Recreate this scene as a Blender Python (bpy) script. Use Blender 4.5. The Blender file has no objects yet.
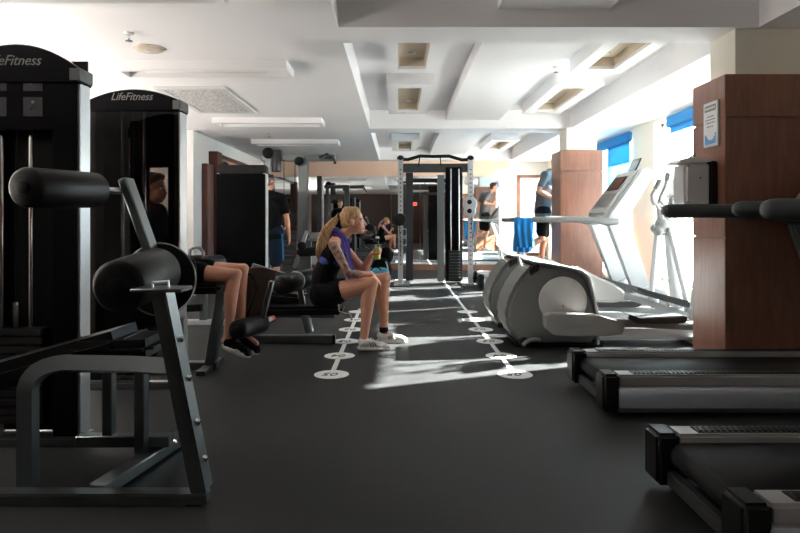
import bpy, bmesh, math, random
from mathutils import Vector, Matrix, Quaternion
random.seed(7)
V = Vector
PI = math.pi
H, F, VX, VY = 1.07, 622.0, 398.0, 221.0          # eye height (m), focal length (px), vanishing point (px)
sc = bpy.context.scene
COL = sc.collection

def W(px, py, Y):
    """the point of the room at depth Y that the photo shows at (px, py)"""
    return V(((px - VX) * Y / F, Y, H + (VY - py) * Y / F))

SKY, SUN, EXPO, UPL = 5.0, 66.0, 1.27, 52.0        # sky, sun, exposure, uplights added to brighten the ceiling
# ------------------------------------------------------------------ materials
def new_mat(name):
    m = bpy.data.materials.new(name); m.use_nodes = True
    nt = m.node_tree
    return m, nt, nt.nodes['Principled BSDF'], nt.nodes['Material Output']

def srgb(r, g, b):
    f = lambda c: (c / 255 / 12.92) if c / 255 <= 0.04045 else ((c / 255 + 0.055) / 1.055) ** 2.4
    return (f(r), f(g), f(b), 1)

def plain(name, col, rough=0.5, metal=0.0, noise=0.06, scale=18, spec=0.5, bump=0.0, bscale=200, coat=0.0):
    m, nt, p, o = new_mat(name)
    tc = nt.nodes.new('ShaderNodeTexCoord')
    nz = nt.nodes.new('ShaderNodeTexNoise'); nz.inputs['Scale'].default_value = scale; nz.inputs['Detail'].default_value = 4
    nt.links.new(tc.outputs['Object'], nz.inputs['Vector'])
    mx = nt.nodes.new('ShaderNodeMix'); mx.data_type = 'RGBA'
    mx.inputs[6].default_value = tuple(max(0, c * (1 - noise)) for c in col[:3]) + (1,)
    mx.inputs[7].default_value = tuple(min(1, c * (1 + noise)) for c in col[:3]) + (1,)
    nt.links.new(nz.outputs['Fac'], mx.inputs[0])
    nt.links.new(mx.outputs[2], p.inputs['Base Color'])
    p.inputs['Roughness'].default_value = rough
    p.inputs['Metallic'].default_value = metal
    p.inputs['Specular IOR Level'].default_value = spec
    p.inputs['Coat Weight'].default_value = coat
    if bump:
        n2 = nt.nodes.new('ShaderNodeTexNoise'); n2.inputs['Scale'].default_value = bscale
        nt.links.new(tc.outputs['Object'], n2.inputs['Vector'])
        b = nt.nodes.new('ShaderNodeBump'); b.inputs['Strength'].default_value = bump; b.inputs['Distance'].default_value = 0.004
        nt.links.new(n2.outputs['Fac'], b.inputs['Height']); nt.links.new(b.outputs['Normal'], p.inputs['Normal'])
    return m

def wood(name, dark, light, rough=0.38, stretch=(3.0, 3.0, 0.35)):
    m, nt, p, o = new_mat(name)
    tc = nt.nodes.new('ShaderNodeTexCoord'); mp = nt.nodes.new('ShaderNodeMapping')
    mp.inputs['Scale'].default_value = stretch
    nt.links.new(tc.outputs['Object'], mp.inputs['Vector'])
    nz = nt.nodes.new('ShaderNodeTexNoise'); nz.inputs['Scale'].default_value = 9; nz.inputs['Detail'].default_value = 8; nz.inputs['Distortion'].default_value = 1.2
    nt.links.new(mp.outputs['Vector'], nz.inputs['Vector'])
    n2 = nt.nodes.new('ShaderNodeTexNoise'); n2.inputs['Scale'].default_value = 1.7
    nt.links.new(tc.outputs['Object'], n2.inputs['Vector'])
    ad = nt.nodes.new('ShaderNodeMath'); ad.operation = 'MULTIPLY_ADD'; ad.inputs[1].default_value = 0.5
    nt.links.new(n2.outputs['Fac'], ad.inputs[0])
    ml = nt.nodes.new('ShaderNodeMath'); ml.operation = 'MULTIPLY'; ml.inputs[1].default_value = 0.55
    nt.links.new(nz.outputs['Fac'], ml.inputs[0]); nt.links.new(ml.outputs[0], ad.inputs[2])
    cr = nt.nodes.new('ShaderNodeValToRGB')
    cr.color_ramp.elements[0].position = 0.3; cr.color_ramp.elements[0].color = dark
    cr.color_ramp.elements[1].position = 0.75; cr.color_ramp.elements[1].color = light
    nt.links.new(ad.outputs[0], cr.inputs[0]); nt.links.new(cr.outputs[0], p.inputs['Base Color'])
    p.inputs['Roughness'].default_value = rough
    return m

def see_through(name, tint, gloss=0.08, rough=0.02):
    m, nt, p, o = new_mat(name); nt.nodes.remove(p)
    t = nt.nodes.new('ShaderNodeBsdfTransparent'); t.inputs[0].default_value = tint
    g = nt.nodes.new('ShaderNodeBsdfGlossy'); g.inputs['Roughness'].default_value = rough
    g.inputs['Color'].default_value = (0.9, 0.9, 0.9, 1)
    lw = nt.nodes.new('ShaderNodeLayerWeight'); lw.inputs['Blend'].default_value = 0.5
    pw = nt.nodes.new('ShaderNodeMath'); pw.operation = 'POWER'; pw.inputs[1].default_value = 4.5
    fr = nt.nodes.new('ShaderNodeMath'); fr.operation = 'MULTIPLY_ADD'; fr.inputs[1].default_value = 0.8; fr.inputs[2].default_value = 0.03
    nt.links.new(lw.outputs['Facing'], pw.inputs[0]); nt.links.new(pw.outputs[0], fr.inputs[0])
    x = nt.nodes.new('ShaderNodeMixShader')
    nt.links.new(fr.outputs[0], x.inputs[0]); nt.links.new(t.outputs[0], x.inputs[1]); nt.links.new(g.outputs[0], x.inputs[2])
    nt.links.new(x.outputs[0], o.inputs[0])
    return m

M = {}
M['ceil'] = plain('ceiling_paint', (0.85, 0.84, 0.845, 1), 0.9, noise=0.015, scale=2)
M['wall'] = plain('white_wall_paint', (0.80, 0.78, 0.745, 1), 0.85, noise=0.02, scale=2)
M['cream'] = plain('cream_paint', (0.82, 0.78, 0.68, 1), 0.8, noise=0.02, scale=2)
M['peach'] = plain('peach_paint', (0.80, 0.56, 0.42, 1), 0.8, noise=0.03, scale=2)
M['wood'] = wood('red_brown_veneer', srgb(100, 64, 50), srgb(148, 99, 77))
M['wood_dark'] = wood('dark_wood', srgb(50, 22, 13), srgb(98, 46, 27))
M['wood_rear'] = wood('rear_wood', srgb(36, 19, 13), srgb(66, 33, 21))
M['mirror'] = plain('mirror_silver', (0.86, 0.88, 0.87, 1), 0.01, 1.0, noise=0.0)
M['frame'] = plain('platinum_frame_paint', (0.20, 0.225, 0.23, 1), 0.30, 0.97, noise=0.05, scale=40)
M['framedark'] = plain('charcoal_frame_paint', (0.035, 0.036, 0.038, 1), 0.4, 0.2, noise=0.1)
M['silver'] = plain('bright_aluminium', (0.66, 0.68, 0.69, 1), 0.3, 0.85, noise=0.04, scale=30)
M['chrome'] = plain('chrome', (0.8, 0.8, 0.8, 1), 0.12, 1.0, noise=0.02)
M['blackplastic'] = plain('black_plastic', (0.006, 0.006, 0.0065, 1), 0.45, noise=0.1, bump=0.1, spec=0.2)
M['blackgloss'] = plain('black_gloss_panel', (0.004, 0.004, 0.005, 1), 0.12, noise=0.1, spec=0.12)
M['vinyl'] = plain('black_vinyl', (0.006, 0.006, 0.0065, 1), 0.42, noise=0.15, bump=0.15, bscale=320, spec=0.2)
M['belt'] = plain('belt_rubber', (0.012, 0.012, 0.013, 1), 0.6, noise=0.25, scale=160, bump=0.2, bscale=500, spec=0.12)
M['smoke'] = see_through('smoked_acrylic', (0.40, 0.37, 0.36, 1))
M['glass'] = see_through('window_glass', (0.94, 0.97, 0.96, 1))
M['greyplastic'] = plain('grey_plastic', (0.30, 0.30, 0.295, 1), 0.42, noise=0.05)
M['greydark'] = plain('mid_grey_plastic', (0.14, 0.145, 0.14, 1), 0.42, noise=0.05)
M['lightplastic'] = plain('light_grey_plastic', (0.62, 0.62, 0.61, 1), 0.38, noise=0.03)
M['whiteplastic'] = plain('white_plastic', (0.78, 0.78, 0.77, 1), 0.35, noise=0.02)
M['platinum'] = plain('platinum_shell', (0.26, 0.265, 0.27, 1), 0.4, 0.1, noise=0.02)
M['railmetal'] = plain('satin_rail', (0.36, 0.37, 0.38, 1), 0.5, 0.4, noise=0.03)
M['railplastic'] = plain('dark_green_grey_plastic', (0.055, 0.068, 0.07, 1), 0.4, noise=0.08)
M['skirt'] = plain('blue_grey_satin_metal', (0.62, 0.68, 0.78, 1), 0.36, 0.7, noise=0.04, scale=8)
M['iron'] = plain('black_iron', (0.02, 0.02, 0.021, 1), 0.45, 0.3, noise=0.2)
M['red'] = plain('red_plastic', (0.55, 0.03, 0.03, 1), 0.4)
M['logo'] = plain('logo_grey', (0.22, 0.22, 0.22, 1), 0.4)
M['sticker'] = plain('white_vinyl_sticker', (0.80, 0.80, 0.79, 1), 0.45, noise=0.04, scale=60)
M['ink'] = plain('black_ink', (0.015, 0.015, 0.016, 1), 0.5)
M['greyink'] = plain('grey_ink', (0.18, 0.18, 0.18, 1), 0.6)
M['blueink'] = plain('blue_print', (0.10, 0.28, 0.55, 1), 0.6, noise=0.4, scale=60)
M['paper'] = plain('paper', (0.72, 0.74, 0.76, 1), 0.6)
M['beige'] = plain('beige_metal', (0.60, 0.52, 0.42, 1), 0.6)
M['skin'] = plain('skin', srgb(208, 150, 124), 0.5, noise=0.08, scale=26)
M['skin_warm'] = plain('skin_tanned', srgb(196, 134, 106), 0.5, noise=0.08, scale=26)
M['lip'] = plain('lip', srgb(176, 92, 84), 0.45)
M['eyewhite'] = plain('eye_white', (0.75, 0.73, 0.70, 1), 0.25)
M['iris'] = plain('iris', (0.05, 0.06, 0.07, 1), 0.2)
M['blackcloth'] = plain('black_jersey', (0.0065, 0.0065, 0.0075, 1), 0.9, noise=0.3, scale=60, bump=0.2, spec=0.1)
M['navycloth'] = plain('navy_cloth', (0.010, 0.020, 0.045, 1), 0.85, noise=0.3, scale=50, bump=0.2, spec=0.15)
M['bluecloth'] = plain('royal_blue_cloth', (0.015, 0.035, 0.22, 1), 0.75, noise=0.2, scale=50)
M['purple'] = plain('purple_towelling', (0.075, 0.045, 0.25, 1), 0.9, noise=0.2, scale=120, bump=0.4)
M['greycloth'] = plain('grey_marl_jersey', (0.125, 0.12, 0.125, 1), 0.85, noise=0.2, scale=70)
M['bluetowel'] = plain('blue_towelling', (0.015, 0.20, 0.46, 1), 0.9, noise=0.2, scale=70, bump=0.4)
M['bluebag'] = plain('light_blue_nylon', (0.10, 0.42, 0.60, 1), 0.5, noise=0.45, scale=22)
M['shoewhite'] = plain('white_knit', (0.74, 0.74, 0.70, 1), 0.7, noise=0.06, scale=90, bump=0.2)
M['solewhite'] = plain('white_foam', (0.80, 0.79, 0.76, 1), 0.6)
M['hair_brown'] = plain('brown_hair', srgb(70, 42, 28), 0.5, noise=0.4, scale=40)
M['liquid'] = plain('yellow_green_drink', (0.62, 0.66, 0.10, 1), 0.2)
M['leaf'] = plain('leaf', (0.07, 0.17, 0.03, 1), 0.5, noise=0.5, scale=6)
M['stem'] = plain('stem_bark', (0.20, 0.17, 0.10, 1), 0.7, noise=0.3)
M['concrete'] = plain('pale_paving', (0.52, 0.505, 0.50, 1), 0.9, noise=0.1, scale=1.5)
M['terrace'] = plain('white_terrace_tiles', (0.84, 0.83, 0.84, 1), 0.7, noise=0.03)
M['facade'] = plain('pale_render', (0.62, 0.58, 0.52, 1), 0.85, noise=0.04)
M['darkglass'] = plain('dark_glazing', (0.12, 0.17, 0.22, 1), 0.1)

def hair_mat():
    m, nt, p, o = new_mat('blonde_hair')
    tc = nt.nodes.new('ShaderNodeTexCoord'); mp = nt.nodes.new('ShaderNodeMapping')
    mp.inputs['Scale'].default_value = (90, 90, 9); mp.inputs['Rotation'].default_value = (0, 0.35, 0)
    nt.links.new(tc.outputs['Object'], mp.inputs[0])
    nz = nt.nodes.new('ShaderNodeTexNoise'); nz.inputs['Scale'].default_value = 1.5; nz.inputs['Detail'].default_value = 5
    nt.links.new(mp.outputs[0], nz.inputs['Vector'])
    cr = nt.nodes.new('ShaderNodeValToRGB')
    cr.color_ramp.elements[0].position = 0.3; cr.color_ramp.elements[0].color = srgb(108, 74, 46)
    cr.color_ramp.elements[1].position = 0.7; cr.color_ramp.elements[1].color = srgb(216, 174, 124)
    nt.links.new(nz.outputs['Fac'], cr.inputs[0]); nt.links.new(cr.outputs[0], p.inputs['Base Color'])
    p.inputs['Roughness'].default_value = 0.45
    return m
M['blonde'] = hair_mat()

def tattoo_mat():
    m, nt, p, o = new_mat('tattooed_skin')
    tc = nt.nodes.new('ShaderNodeTexCoord')
    v = nt.nodes.new('ShaderNodeTexVoronoi'); v.inputs['Scale'].default_value = 26; v.feature = 'SMOOTH_F1'
    n = nt.nodes.new('ShaderNodeTexNoise'); n.inputs['Scale'].default_value = 30; n.inputs['Detail'].default_value = 6
    nt.links.new(tc.outputs['Object'], v.inputs['Vector']); nt.links.new(tc.outputs['Object'], n.inputs['Vector'])
    a = nt.nodes.new('ShaderNodeMath'); a.operation = 'ADD'
    nt.links.new(v.outputs['Distance'], a.inputs[0]); nt.links.new(n.outputs['Fac'], a.inputs[1])
    cr = nt.nodes.new('ShaderNodeValToRGB')
    cr.color_ramp.elements[0].position = 0.62; cr.color_ramp.elements[0].color = srgb(92, 84, 80)
    cr.color_ramp.elements[1].position = 1.0; cr.color_ramp.elements[1].color = srgb(176, 136, 118)
    nt.links.new(a.outputs[0], cr.inputs[0]); nt.links.new(cr.outputs[0], p.inputs['Base Color'])
    p.inputs['Roughness'].default_value = 0.5
    return m
M['tattoo'] = tattoo_mat()

def blind_mat():
    m, nt, p, o = new_mat('blue_blind_fabric')
    tc = nt.nodes.new('ShaderNodeTexCoord'); w = nt.nodes.new('ShaderNodeTexNoise'); w.inputs['Scale'].default_value = 120
    nt.links.new(tc.outputs['Object'], w.inputs['Vector'])
    mx = nt.nodes.new('ShaderNodeMix'); mx.data_type = 'RGBA'
    mx.inputs[6].default_value = (0.07, 0.27, 0.50, 1); mx.inputs[7].default_value = (0.09, 0.32, 0.56, 1)
    nt.links.new(w.outputs['Fac'], mx.inputs[0])
    d = nt.nodes.new('ShaderNodeBsdfDiffuse'); t = nt.nodes.new('ShaderNodeBsdfTranslucent')
    nt.links.new(mx.outputs[2], d.inputs[0]); nt.links.new(mx.outputs[2], t.inputs[0])
    x = nt.nodes.new('ShaderNodeMixShader'); x.inputs[0].default_value = 0.35
    nt.links.new(d.outputs[0], x.inputs[1]); nt.links.new(t.outputs[0], x.inputs[2]); nt.links.new(x.outputs[0], o.inputs[0])
    nt.nodes.remove(p)
    return m
M['blind'] = blind_mat()

def sheer_mat():
    m, nt, p, o = new_mat('sheer_blind_fabric'); nt.nodes.remove(p)
    d = nt.nodes.new('ShaderNodeBsdfTranslucent'); d.inputs[0].default_value = (0.10, 0.42, 0.60, 1)
    t = nt.nodes.new('ShaderNodeBsdfTransparent'); t.inputs[0].default_value = (0.40, 0.72, 0.85, 1)
    x = nt.nodes.new('ShaderNodeMixShader'); x.inputs[0].default_value = 0.45
    nt.links.new(d.outputs[0], x.inputs[1]); nt.links.new(t.outputs[0], x.inputs[2]); nt.links.new(x.outputs[0], o.inputs[0])
    return m
M['sheer'] = sheer_mat()

def floor_mat():
    m, nt, p, o = new_mat('black_rubber_floor')
    tc = nt.nodes.new('ShaderNodeTexCoord')
    n1 = nt.nodes.new('ShaderNodeTexNoise'); n1.inputs['Scale'].default_value = 1.6; n1.inputs['Detail'].default_value = 6
    n2 = nt.nodes.new('ShaderNodeTexNoise'); n2.inputs['Scale'].default_value = 160; n2.inputs['Detail'].default_value = 2
    for n in (n1, n2): nt.links.new(tc.outputs['Object'], n.inputs['Vector'])
    cr = nt.nodes.new('ShaderNodeValToRGB')
    cr.color_ramp.elements[0].position = 0.35; cr.color_ramp.elements[0].color = (0.027, 0.0275, 0.0285, 1)
    cr.color_ramp.elements[1].position = 0.7; cr.color_ramp.elements[1].color = (0.044, 0.045, 0.0465, 1)
    nt.links.new(n1.outputs['Fac'], cr.inputs[0])
    mx = nt.nodes.new('ShaderNodeMix'); mx.data_type = 'RGBA'; mx.blend_type = 'MULTIPLY'; mx.inputs[0].default_value = 0.5
    nt.links.new(cr.outputs[0], mx.inputs[6]); nt.links.new(n2.outputs['Color'], mx.inputs[7])
    nt.links.new(mx.outputs[2], p.inputs['Base Color'])
    p.inputs['Specular IOR Level'].default_value = 0.10
    r = nt.nodes.new('ShaderNodeMapRange'); r.inputs[3].default_value = 0.42; r.inputs[4].default_value = 0.58
    nt.links.new(n1.outputs['Fac'], r.inputs[0]); nt.links.new(r.outputs[0], p.inputs['Roughness'])
    b = nt.nodes.new('ShaderNodeBump'); b.inputs['Strength'].default_value = 0.12; b.inputs['Distance'].default_value = 0.002
    nt.links.new(n2.outputs['Fac'], b.inputs['Height']); nt.links.new(b.outputs['Normal'], p.inputs['Normal'])
    return m
M['floor'] = floor_mat()

def vent_mat():
    m, nt, p, o = new_mat('perforated_vent')
    tc = nt.nodes.new('ShaderNodeTexCoord')
    v = nt.nodes.new('ShaderNodeTexVoronoi'); v.inputs['Scale'].default_value = 45
    nt.links.new(tc.outputs['Object'], v.inputs['Vector'])
    cr = nt.nodes.new('ShaderNodeValToRGB')
    cr.color_ramp.elements[0].position = 0.30; cr.color_ramp.elements[0].color = (0.20, 0.20, 0.20, 1)
    cr.color_ramp.elements[1].position = 0.42; cr.color_ramp.elements[1].color = (0.62, 0.61, 0.60, 1)
    nt.links.new(v.outputs['Distance'], cr.inputs[0]); nt.links.new(cr.outputs[0], p.inputs['Base Color'])
    p.inputs['Roughness'].default_value = 0.6
    return m
M['vent'] = vent_mat()

# ------------------------------------------------------------------ mesh builder (world coordinates)
class MB:
    def __init__(s): s.bm = bmesh.new(); s.mats = []
    def _merge(s, b, mi=0):
        me = bpy.data.meshes.new('tmp'); b.to_mesh(me); b.free()
        n0 = len(s.bm.faces); s.bm.from_mesh(me); bpy.data.meshes.remove(me)
        if mi:
            s.bm.faces.ensure_lookup_table()
            for f in s.bm.faces[n0:]: f.material_index = mi
        return s
    def _bev(s, b, bev, seg=2, angle=30):
        if bev > 0:
            ed = [e for e in b.edges if len(e.link_faces) == 2 and e.calc_face_angle(0) > math.radians(angle)]
            bmesh.ops.bevel(b, geom=ed, offset=bev, segments=seg, affect='EDGES', clamp_overlap=True)
    def box(s, lo, hi, bev=0.0, mi=0, seg=2):
        lo, hi = V(lo), V(hi)
        b = bmesh.new(); bmesh.ops.create_cube(b, size=1)
        sz = hi - lo; c = (lo + hi) / 2
        for v in b.verts: v.co = V((v.co.x * sz.x, v.co.y * sz.y, v.co.z * sz.z)) + c
        s._bev(b, min(bev, min(abs(x) for x in sz) * 0.45) if bev else 0, seg)
        return s._merge(b, mi)
    def beam(s, p, q, w, h, up=(0, 0, 1), bev=0.004, mi=0, seg=1):
        """rectangular bar from p to q; h is measured along up"""
        p, q = V(p), V(q); d = (q - p); L = d.length; d.normalize(); up = V(up)
        x = d.cross(up)
        if x.length < 1e-4: x = d.cross(V((0, 1, 0)))
        x.normalize(); u = x.cross(d).normalized()
        b = bmesh.new(); bmesh.ops.create_cube(b, size=1)
        for v in b.verts: v.co = (p + q) / 2 + x * (v.co.x * w) + d * (v.co.y * L) + u * (v.co.z * h)
        bmesh.ops.recalc_face_normals(b, faces=b.faces)
        s._bev(b, bev, seg)
        return s._merge(b, mi)
    def tube(s, pts, r, seg=12, mi=0, flat=None, closed=False):
        """swept tube; r is a number or one per point; flat=(a,b) gives a rectangle of half sizes a (side) and b (up)"""
        pts = [V(p) for p in pts]; n = len(pts)
        rr = r if isinstance(r, (list, tuple)) else [r] * n
        tang = []
        for i in range(n):
            if closed: t = pts[(i + 1) % n] - pts[i - 1]
            else: t = pts[min(i + 1, n - 1)] - pts[max(i - 1, 0)]
            tang.append(t.normalized())
        t0 = tang[0]; ref = V((0, 0, 1)) if abs(t0.z) < 0.9 else V((0, 1, 0))
        nrm = (ref - t0 * ref.dot(t0)).normalized()
        b = bmesh.new(); rings = []
        for i in range(n):
            if i:
                nrm = (nrm - tang[i] * nrm.dot(tang[i])).normalized()
            bi = tang[i].cross(nrm)
            ring = []
            if flat:
                for (a, c) in ((1, 1), (-1, 1), (-1, -1), (1, -1)):
                    ring.append(b.verts.new(pts[i] + bi * (a * flat[0]) + nrm * (c * flat[1])))
            else:
                for k in range(seg):
                    a = 2 * PI * k / seg
                    ring.append(b.verts.new(pts[i] + (nrm * math.cos(a) + bi * math.sin(a)) * rr[i]))
            rings.append(ring)
        m = len(rings[0])
        for i in range(n if closed else n - 1):
            A, B = rings[i], rings[(i + 1) % n]
            for k in range(m): b.faces.new((A[k], A[(k + 1) % m], B[(k + 1) % m], B[k]))
        if not closed:
            b.faces.new(list(reversed(rings[0]))); b.faces.new(rings[-1])
        bmesh.ops.recalc_face_normals(b, faces=b.faces)
        return s._merge(b, mi)
    def lathe(s, p, q, prof, seg=28, mi=0):
        """solid of revolution round p->q; prof = [(t along 0..1, radius)]"""
        p, q = V(p), V(q); d = q - p
        dn = d.normalized(); ref = V((0, 0, 1)) if abs(dn.z) < 0.9 else V((1, 0, 0))
        n = (ref - dn * ref.dot(dn)).normalized(); bi = dn.cross(n)
        b = bmesh.new(); rings = []
        for t, r in prof:
            c = p + d * t
            rings.append([b.verts.new(c + (n * math.cos(2 * PI * k / seg) + bi * math.sin(2 * PI * k / seg)) * max(r, 1e-4)) for k in range(seg)])
        for A, B in zip(rings, rings[1:]):
            for k in range(seg): b.faces.new((A[k], A[(k + 1) % seg], B[(k + 1) % seg], B[k]))
        b.faces.new(list(reversed(rings[0]))); b.faces.new(rings[-1])
        bmesh.ops.recalc_face_normals(b, faces=b.faces)
        return s._merge(b, mi)
    def cyl(s, p, q, r, bev=0.004, seg=24, mi=0):
        L = (V(q) - V(p)).length; t = min(0.45, bev / L); k = min(bev, r * 0.5)
        return s.lathe(p, q, [(0, r - k), (t * 0.3, r - k * 0.3), (t, r), (1 - t, r), (1 - t * 0.3, r - k * 0.3), (1, r - k)], seg, mi)
    def ell(s, c, r, R=None, u=20, v=12, mi=0):
        b = bmesh.new(); bmesh.ops.create_uvsphere(b, u_segments=u, v_segments=v, radius=1)
        r = V(r) if not isinstance(r, (int, float)) else V((r, r, r))
        for x in b.verts:
            k = V((x.co.x * r.x, x.co.y * r.y, x.co.z * r.z))
            if R is not None: k = R @ k
            x.co = k + V(c)
        return s._merge(b, mi)
    def cap(s, p, q, r1, r2, seg=14, mi=0):
        """tapered limb with round ends"""
        p, q = V(p), V(q)
        s.lathe(p, q, [(0, r1), (0.5, (r1 + r2) / 2), (1, r2)], seg, mi)
        s.ell(p, r1, u=seg, v=10, mi=mi); s.ell(q, r2, u=seg, v=10, mi=mi)
        return s
    def prism(s, poly, vec, bev=0.0, seg=2, mi=0, angle=40):
        b = bmesh.new(); vec = V(vec)
        A = [b.verts.new(V(p)) for p in poly]; B = [b.verts.new(V(p) + vec) for p in poly]
        n = len(A)
        b.faces.new(A); b.faces.new(list(reversed(B)))
        for i in range(n): b.faces.new((A[i], B[i], B[(i + 1) % n], A[(i + 1) % n]))
        bmesh.ops.recalc_face_normals(b, faces=b.faces)
        s._bev(b, bev, seg, angle)
        return s._merge(b, mi)
    def mesh(s, name, smooth=True, angle=38):
        me = bpy.data.meshes.new(name); s.bm.to_mesh(me); s.bm.free()
        if smooth:
            me.polygons.foreach_set('use_smooth', [True] * len(me.polygons))
            me.set_sharp_from_angle(angle=math.radians(angle))
        return me
    def build(s, name, mat, parent=None, label=None, smooth=True, angle=38):
        return put(name, s.mesh(name, smooth, angle), mat, parent, label)

def origin_of(o):
    p = V((0, 0, 0))
    while o is not None: p += o.location; o = o.parent
    return p

def put(name, me, mat, parent=None, label=None):
    """link a mesh given in world coordinates, as a child or on its own (origin at its base)"""
    for m in (mat if isinstance(mat, (list, tuple)) else [mat]):
        me.materials.append(M[m] if isinstance(m, str) else m)
    n = len(me.vertices); co = [0.0] * (3 * n); me.vertices.foreach_get('co', co)
    xs, ys, zs = co[0::3], co[1::3], co[2::3]
    c = V(((min(xs) + max(xs)) / 2, (min(ys) + max(ys)) / 2, min(zs)))
    me.transform(Matrix.Translation(-c))
    o = bpy.data.objects.new(name, me); COL.objects.link(o)
    o.location = c - (origin_of(parent) if parent else V((0, 0, 0)))
    if parent: o.parent = parent
    if label: o['label'] = label
    return o

def thing(name, label, cat, loc, group=None):
    o = bpy.data.objects.new(name, None); COL.objects.link(o)
    o.location = loc; o.empty_display_size = 0.1
    return tag(o, label, cat, group)

def tag(o, label, cat, group=None, kind=None):
    o['label'] = label; o['category'] = cat
    if group: o['group'] = group
    if kind: o['kind'] = kind
    return o

def struct(name, mb, mat, label, cat, parent=None):
    o = mb.build(name, mat, parent, smooth=False)
    return tag(o, label, cat, None, 'structure')

def copy_thing(o, off, label=None, parent=None):
    c = o.copy(); COL.objects.link(c)
    if parent: c.parent = parent
    else: c.location = o.location + V(off)
    if label: c['label'] = label
    for ch in list(o.children): copy_thing(ch, None, None, c)
    return c

def lettering(body, size, shear=0.0, depth=0.001):
    """flat letters as a mesh in the XY plane, centred"""
    cu = bpy.data.curves.new('letters', 'FONT'); cu.body = body; cu.size = size; cu.shear = shear
    cu.align_x = 'CENTER'; cu.align_y = 'CENTER'; cu.extrude = depth; cu.resolution_u = 3
    o = bpy.data.objects.new('letters', cu); COL.objects.link(o)
    dg = bpy.context.evaluated_depsgraph_get(); dg.update()
    me = bpy.data.meshes.new_from_object(o.evaluated_get(dg))
    bpy.data.objects.remove(o); bpy.data.curves.remove(cu)
    return me

def letters(name, body, size, pos, xdir, ydir, mat, parent, shear=0.0, width=None):
    me = lettering(body, size, shear)
    x, y = V(xdir).normalized(), V(ydir).normalized(); z = x.cross(y)
    k = 1.0
    if width:
        xs = [v.co.x for v in me.vertices]; k = width / (max(xs) - min(xs))
    R = Matrix((x * k, y, z)).transposed().to_4x4()
    me.transform(Matrix.Translation(V(pos)) @ R)
    return put(name, me, mat, parent)

def remesh(mb, voxel, smooth=4, name='skin'):
    me = bpy.data.meshes.new(name); mb.bm.to_mesh(me); mb.bm.free()
    o = bpy.data.objects.new('tmp_remesh', me); COL.objects.link(o)
    r = o.modifiers.new('r', 'REMESH'); r.mode = 'VOXEL'; r.voxel_size = voxel; r.adaptivity = 0
    if smooth:
        sm = o.modifiers.new('s', 'SMOOTH'); sm.iterations = smooth; sm.factor = 0.5
    dg = bpy.context.evaluated_depsgraph_get(); dg.update()
    out = bpy.data.meshes.new_from_object(o.evaluated_get(dg)); out.name = name
    bpy.data.objects.remove(o); bpy.data.meshes.remove(me)
    out.materials.clear()
    out.polygons.foreach_set('use_smooth', [True] * len(out.polygons))
    return out

def bez(p0, p1, p2, n=8):
    p0, p1, p2 = V(p0), V(p1), V(p2)
    return [p0 * (1 - t) ** 2 + p1 * 2 * t * (1 - t) + p2 * t * t for t in [i / n for i in range(n + 1)]]
# ------------------------------------------------------------------ the room
ZC, ZR, ZS = 2.37, 2.63, 2.49
XL, XR, YB, Y0 = -4.2, 3.3, 13.7, -3.2
struct('floor', MB().box((XL - .1, Y0 - .1, -0.1), (XR + .25, YB + .2, 0)), 'floor', 'black rubber gym floor with strips of sunlight', 'floor')
c = MB()
c.box((XL - .1, Y0 - .1, ZR), (XR + .25, YB + .2, ZR + .12))                 # upper slab
RL, RR = -0.40, 2.42
c.box((XL - .1, Y0 - .1, ZC), (RL, YB + .2, ZR))                              # low ceiling, left
c.box((RR, Y0 - .1, ZC), (XR + .25, YB + .2, ZR))                             # low ceiling along the windows
for a, b in ((Y0 - .1, -0.6), (4.17, 4.54), (8.74, 9.19), (13.25, YB + .2)):  # cross beams between the recesses
    c.box((RL, a, ZC), (RR, b, ZR))
struct('ceiling', c, 'ceil', 'white stepped ceiling with deep recessed bays', 'ceiling')
n = 0
for a, b in ((-0.6, 4.17), (4.54, 8.74), (9.19, 13.25)):
    n += 1
    struct('trim_%d' % n, MB().box((.67, a, ZS), (1.42, b, ZR)), 'ceil', 'long white dropped panel in ceiling bay %s' % ('nearest the camera', 'between the two pillars', 'over the cable machine')[n - 1], 'ceiling panel')
def coffer(x0, y0, y1, lab, hole=(.12, .12)):
    """square white surround with a beige light well"""
    global n
    n += 1
    x1 = x0 + .50; hx0, hx1, hy0, hy1 = x0 + .12, x1 - .12, y0 + .2, y1 - .16
    m = MB(); z0, z1 = ZS + .01, ZR
    m.box((x0, y0, z0), (hx0, y1, z1)).box((hx1, y0, z0), (x1, y1, z1)).box((hx0, y0, z0), (hx1, hy0, z1)).box((hx0, hy1, z0), (hx1, y1, z1))
    o = struct('trim_%d' % n, m, 'ceil', lab, 'light well')
    w = MB(); e = .012
    w.box((hx0, hy0, ZR - .02), (hx1, hy1, ZR - .004)).box((hx0, hy0, z0 + .03), (hx0 + e, hy1, ZR - .02)).box((hx1 - e, hy0, z0 + .03), (hx1, hy1, ZR - .02)).box((hx0, hy1 - e, z0 + .03), (hx1, hy1, ZR - .02))
    w.build('well_lining', 'beige', o)
    MB().cyl(((hx0 + hx1) / 2, hy1 - .18, ZR - .035), ((hx0 + hx1) / 2, hy1 - .18, ZR - .02), .035).build('lamp_cap', 'lightplastic', o)
coffer(-.12, 4.60, 6.02, 'square white light well at left of middle bay, nearer one')
coffer(-.12, 6.50, 8.30, 'square white light well at left of middle bay, farther one')
coffer(1.66, 4.60, 6.02, 'square white light well near sunny beam, nearer one')
coffer(1.66, 6.50, 8.30, 'square white light well near sunny beam, farther one')
coffer(-.12, 11.0, 12.7, 'small far light well above the cable machine, left of panel')
coffer(1.66, 11.0, 12.7, 'small far light well beyond the pillar, right of panel')

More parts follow.
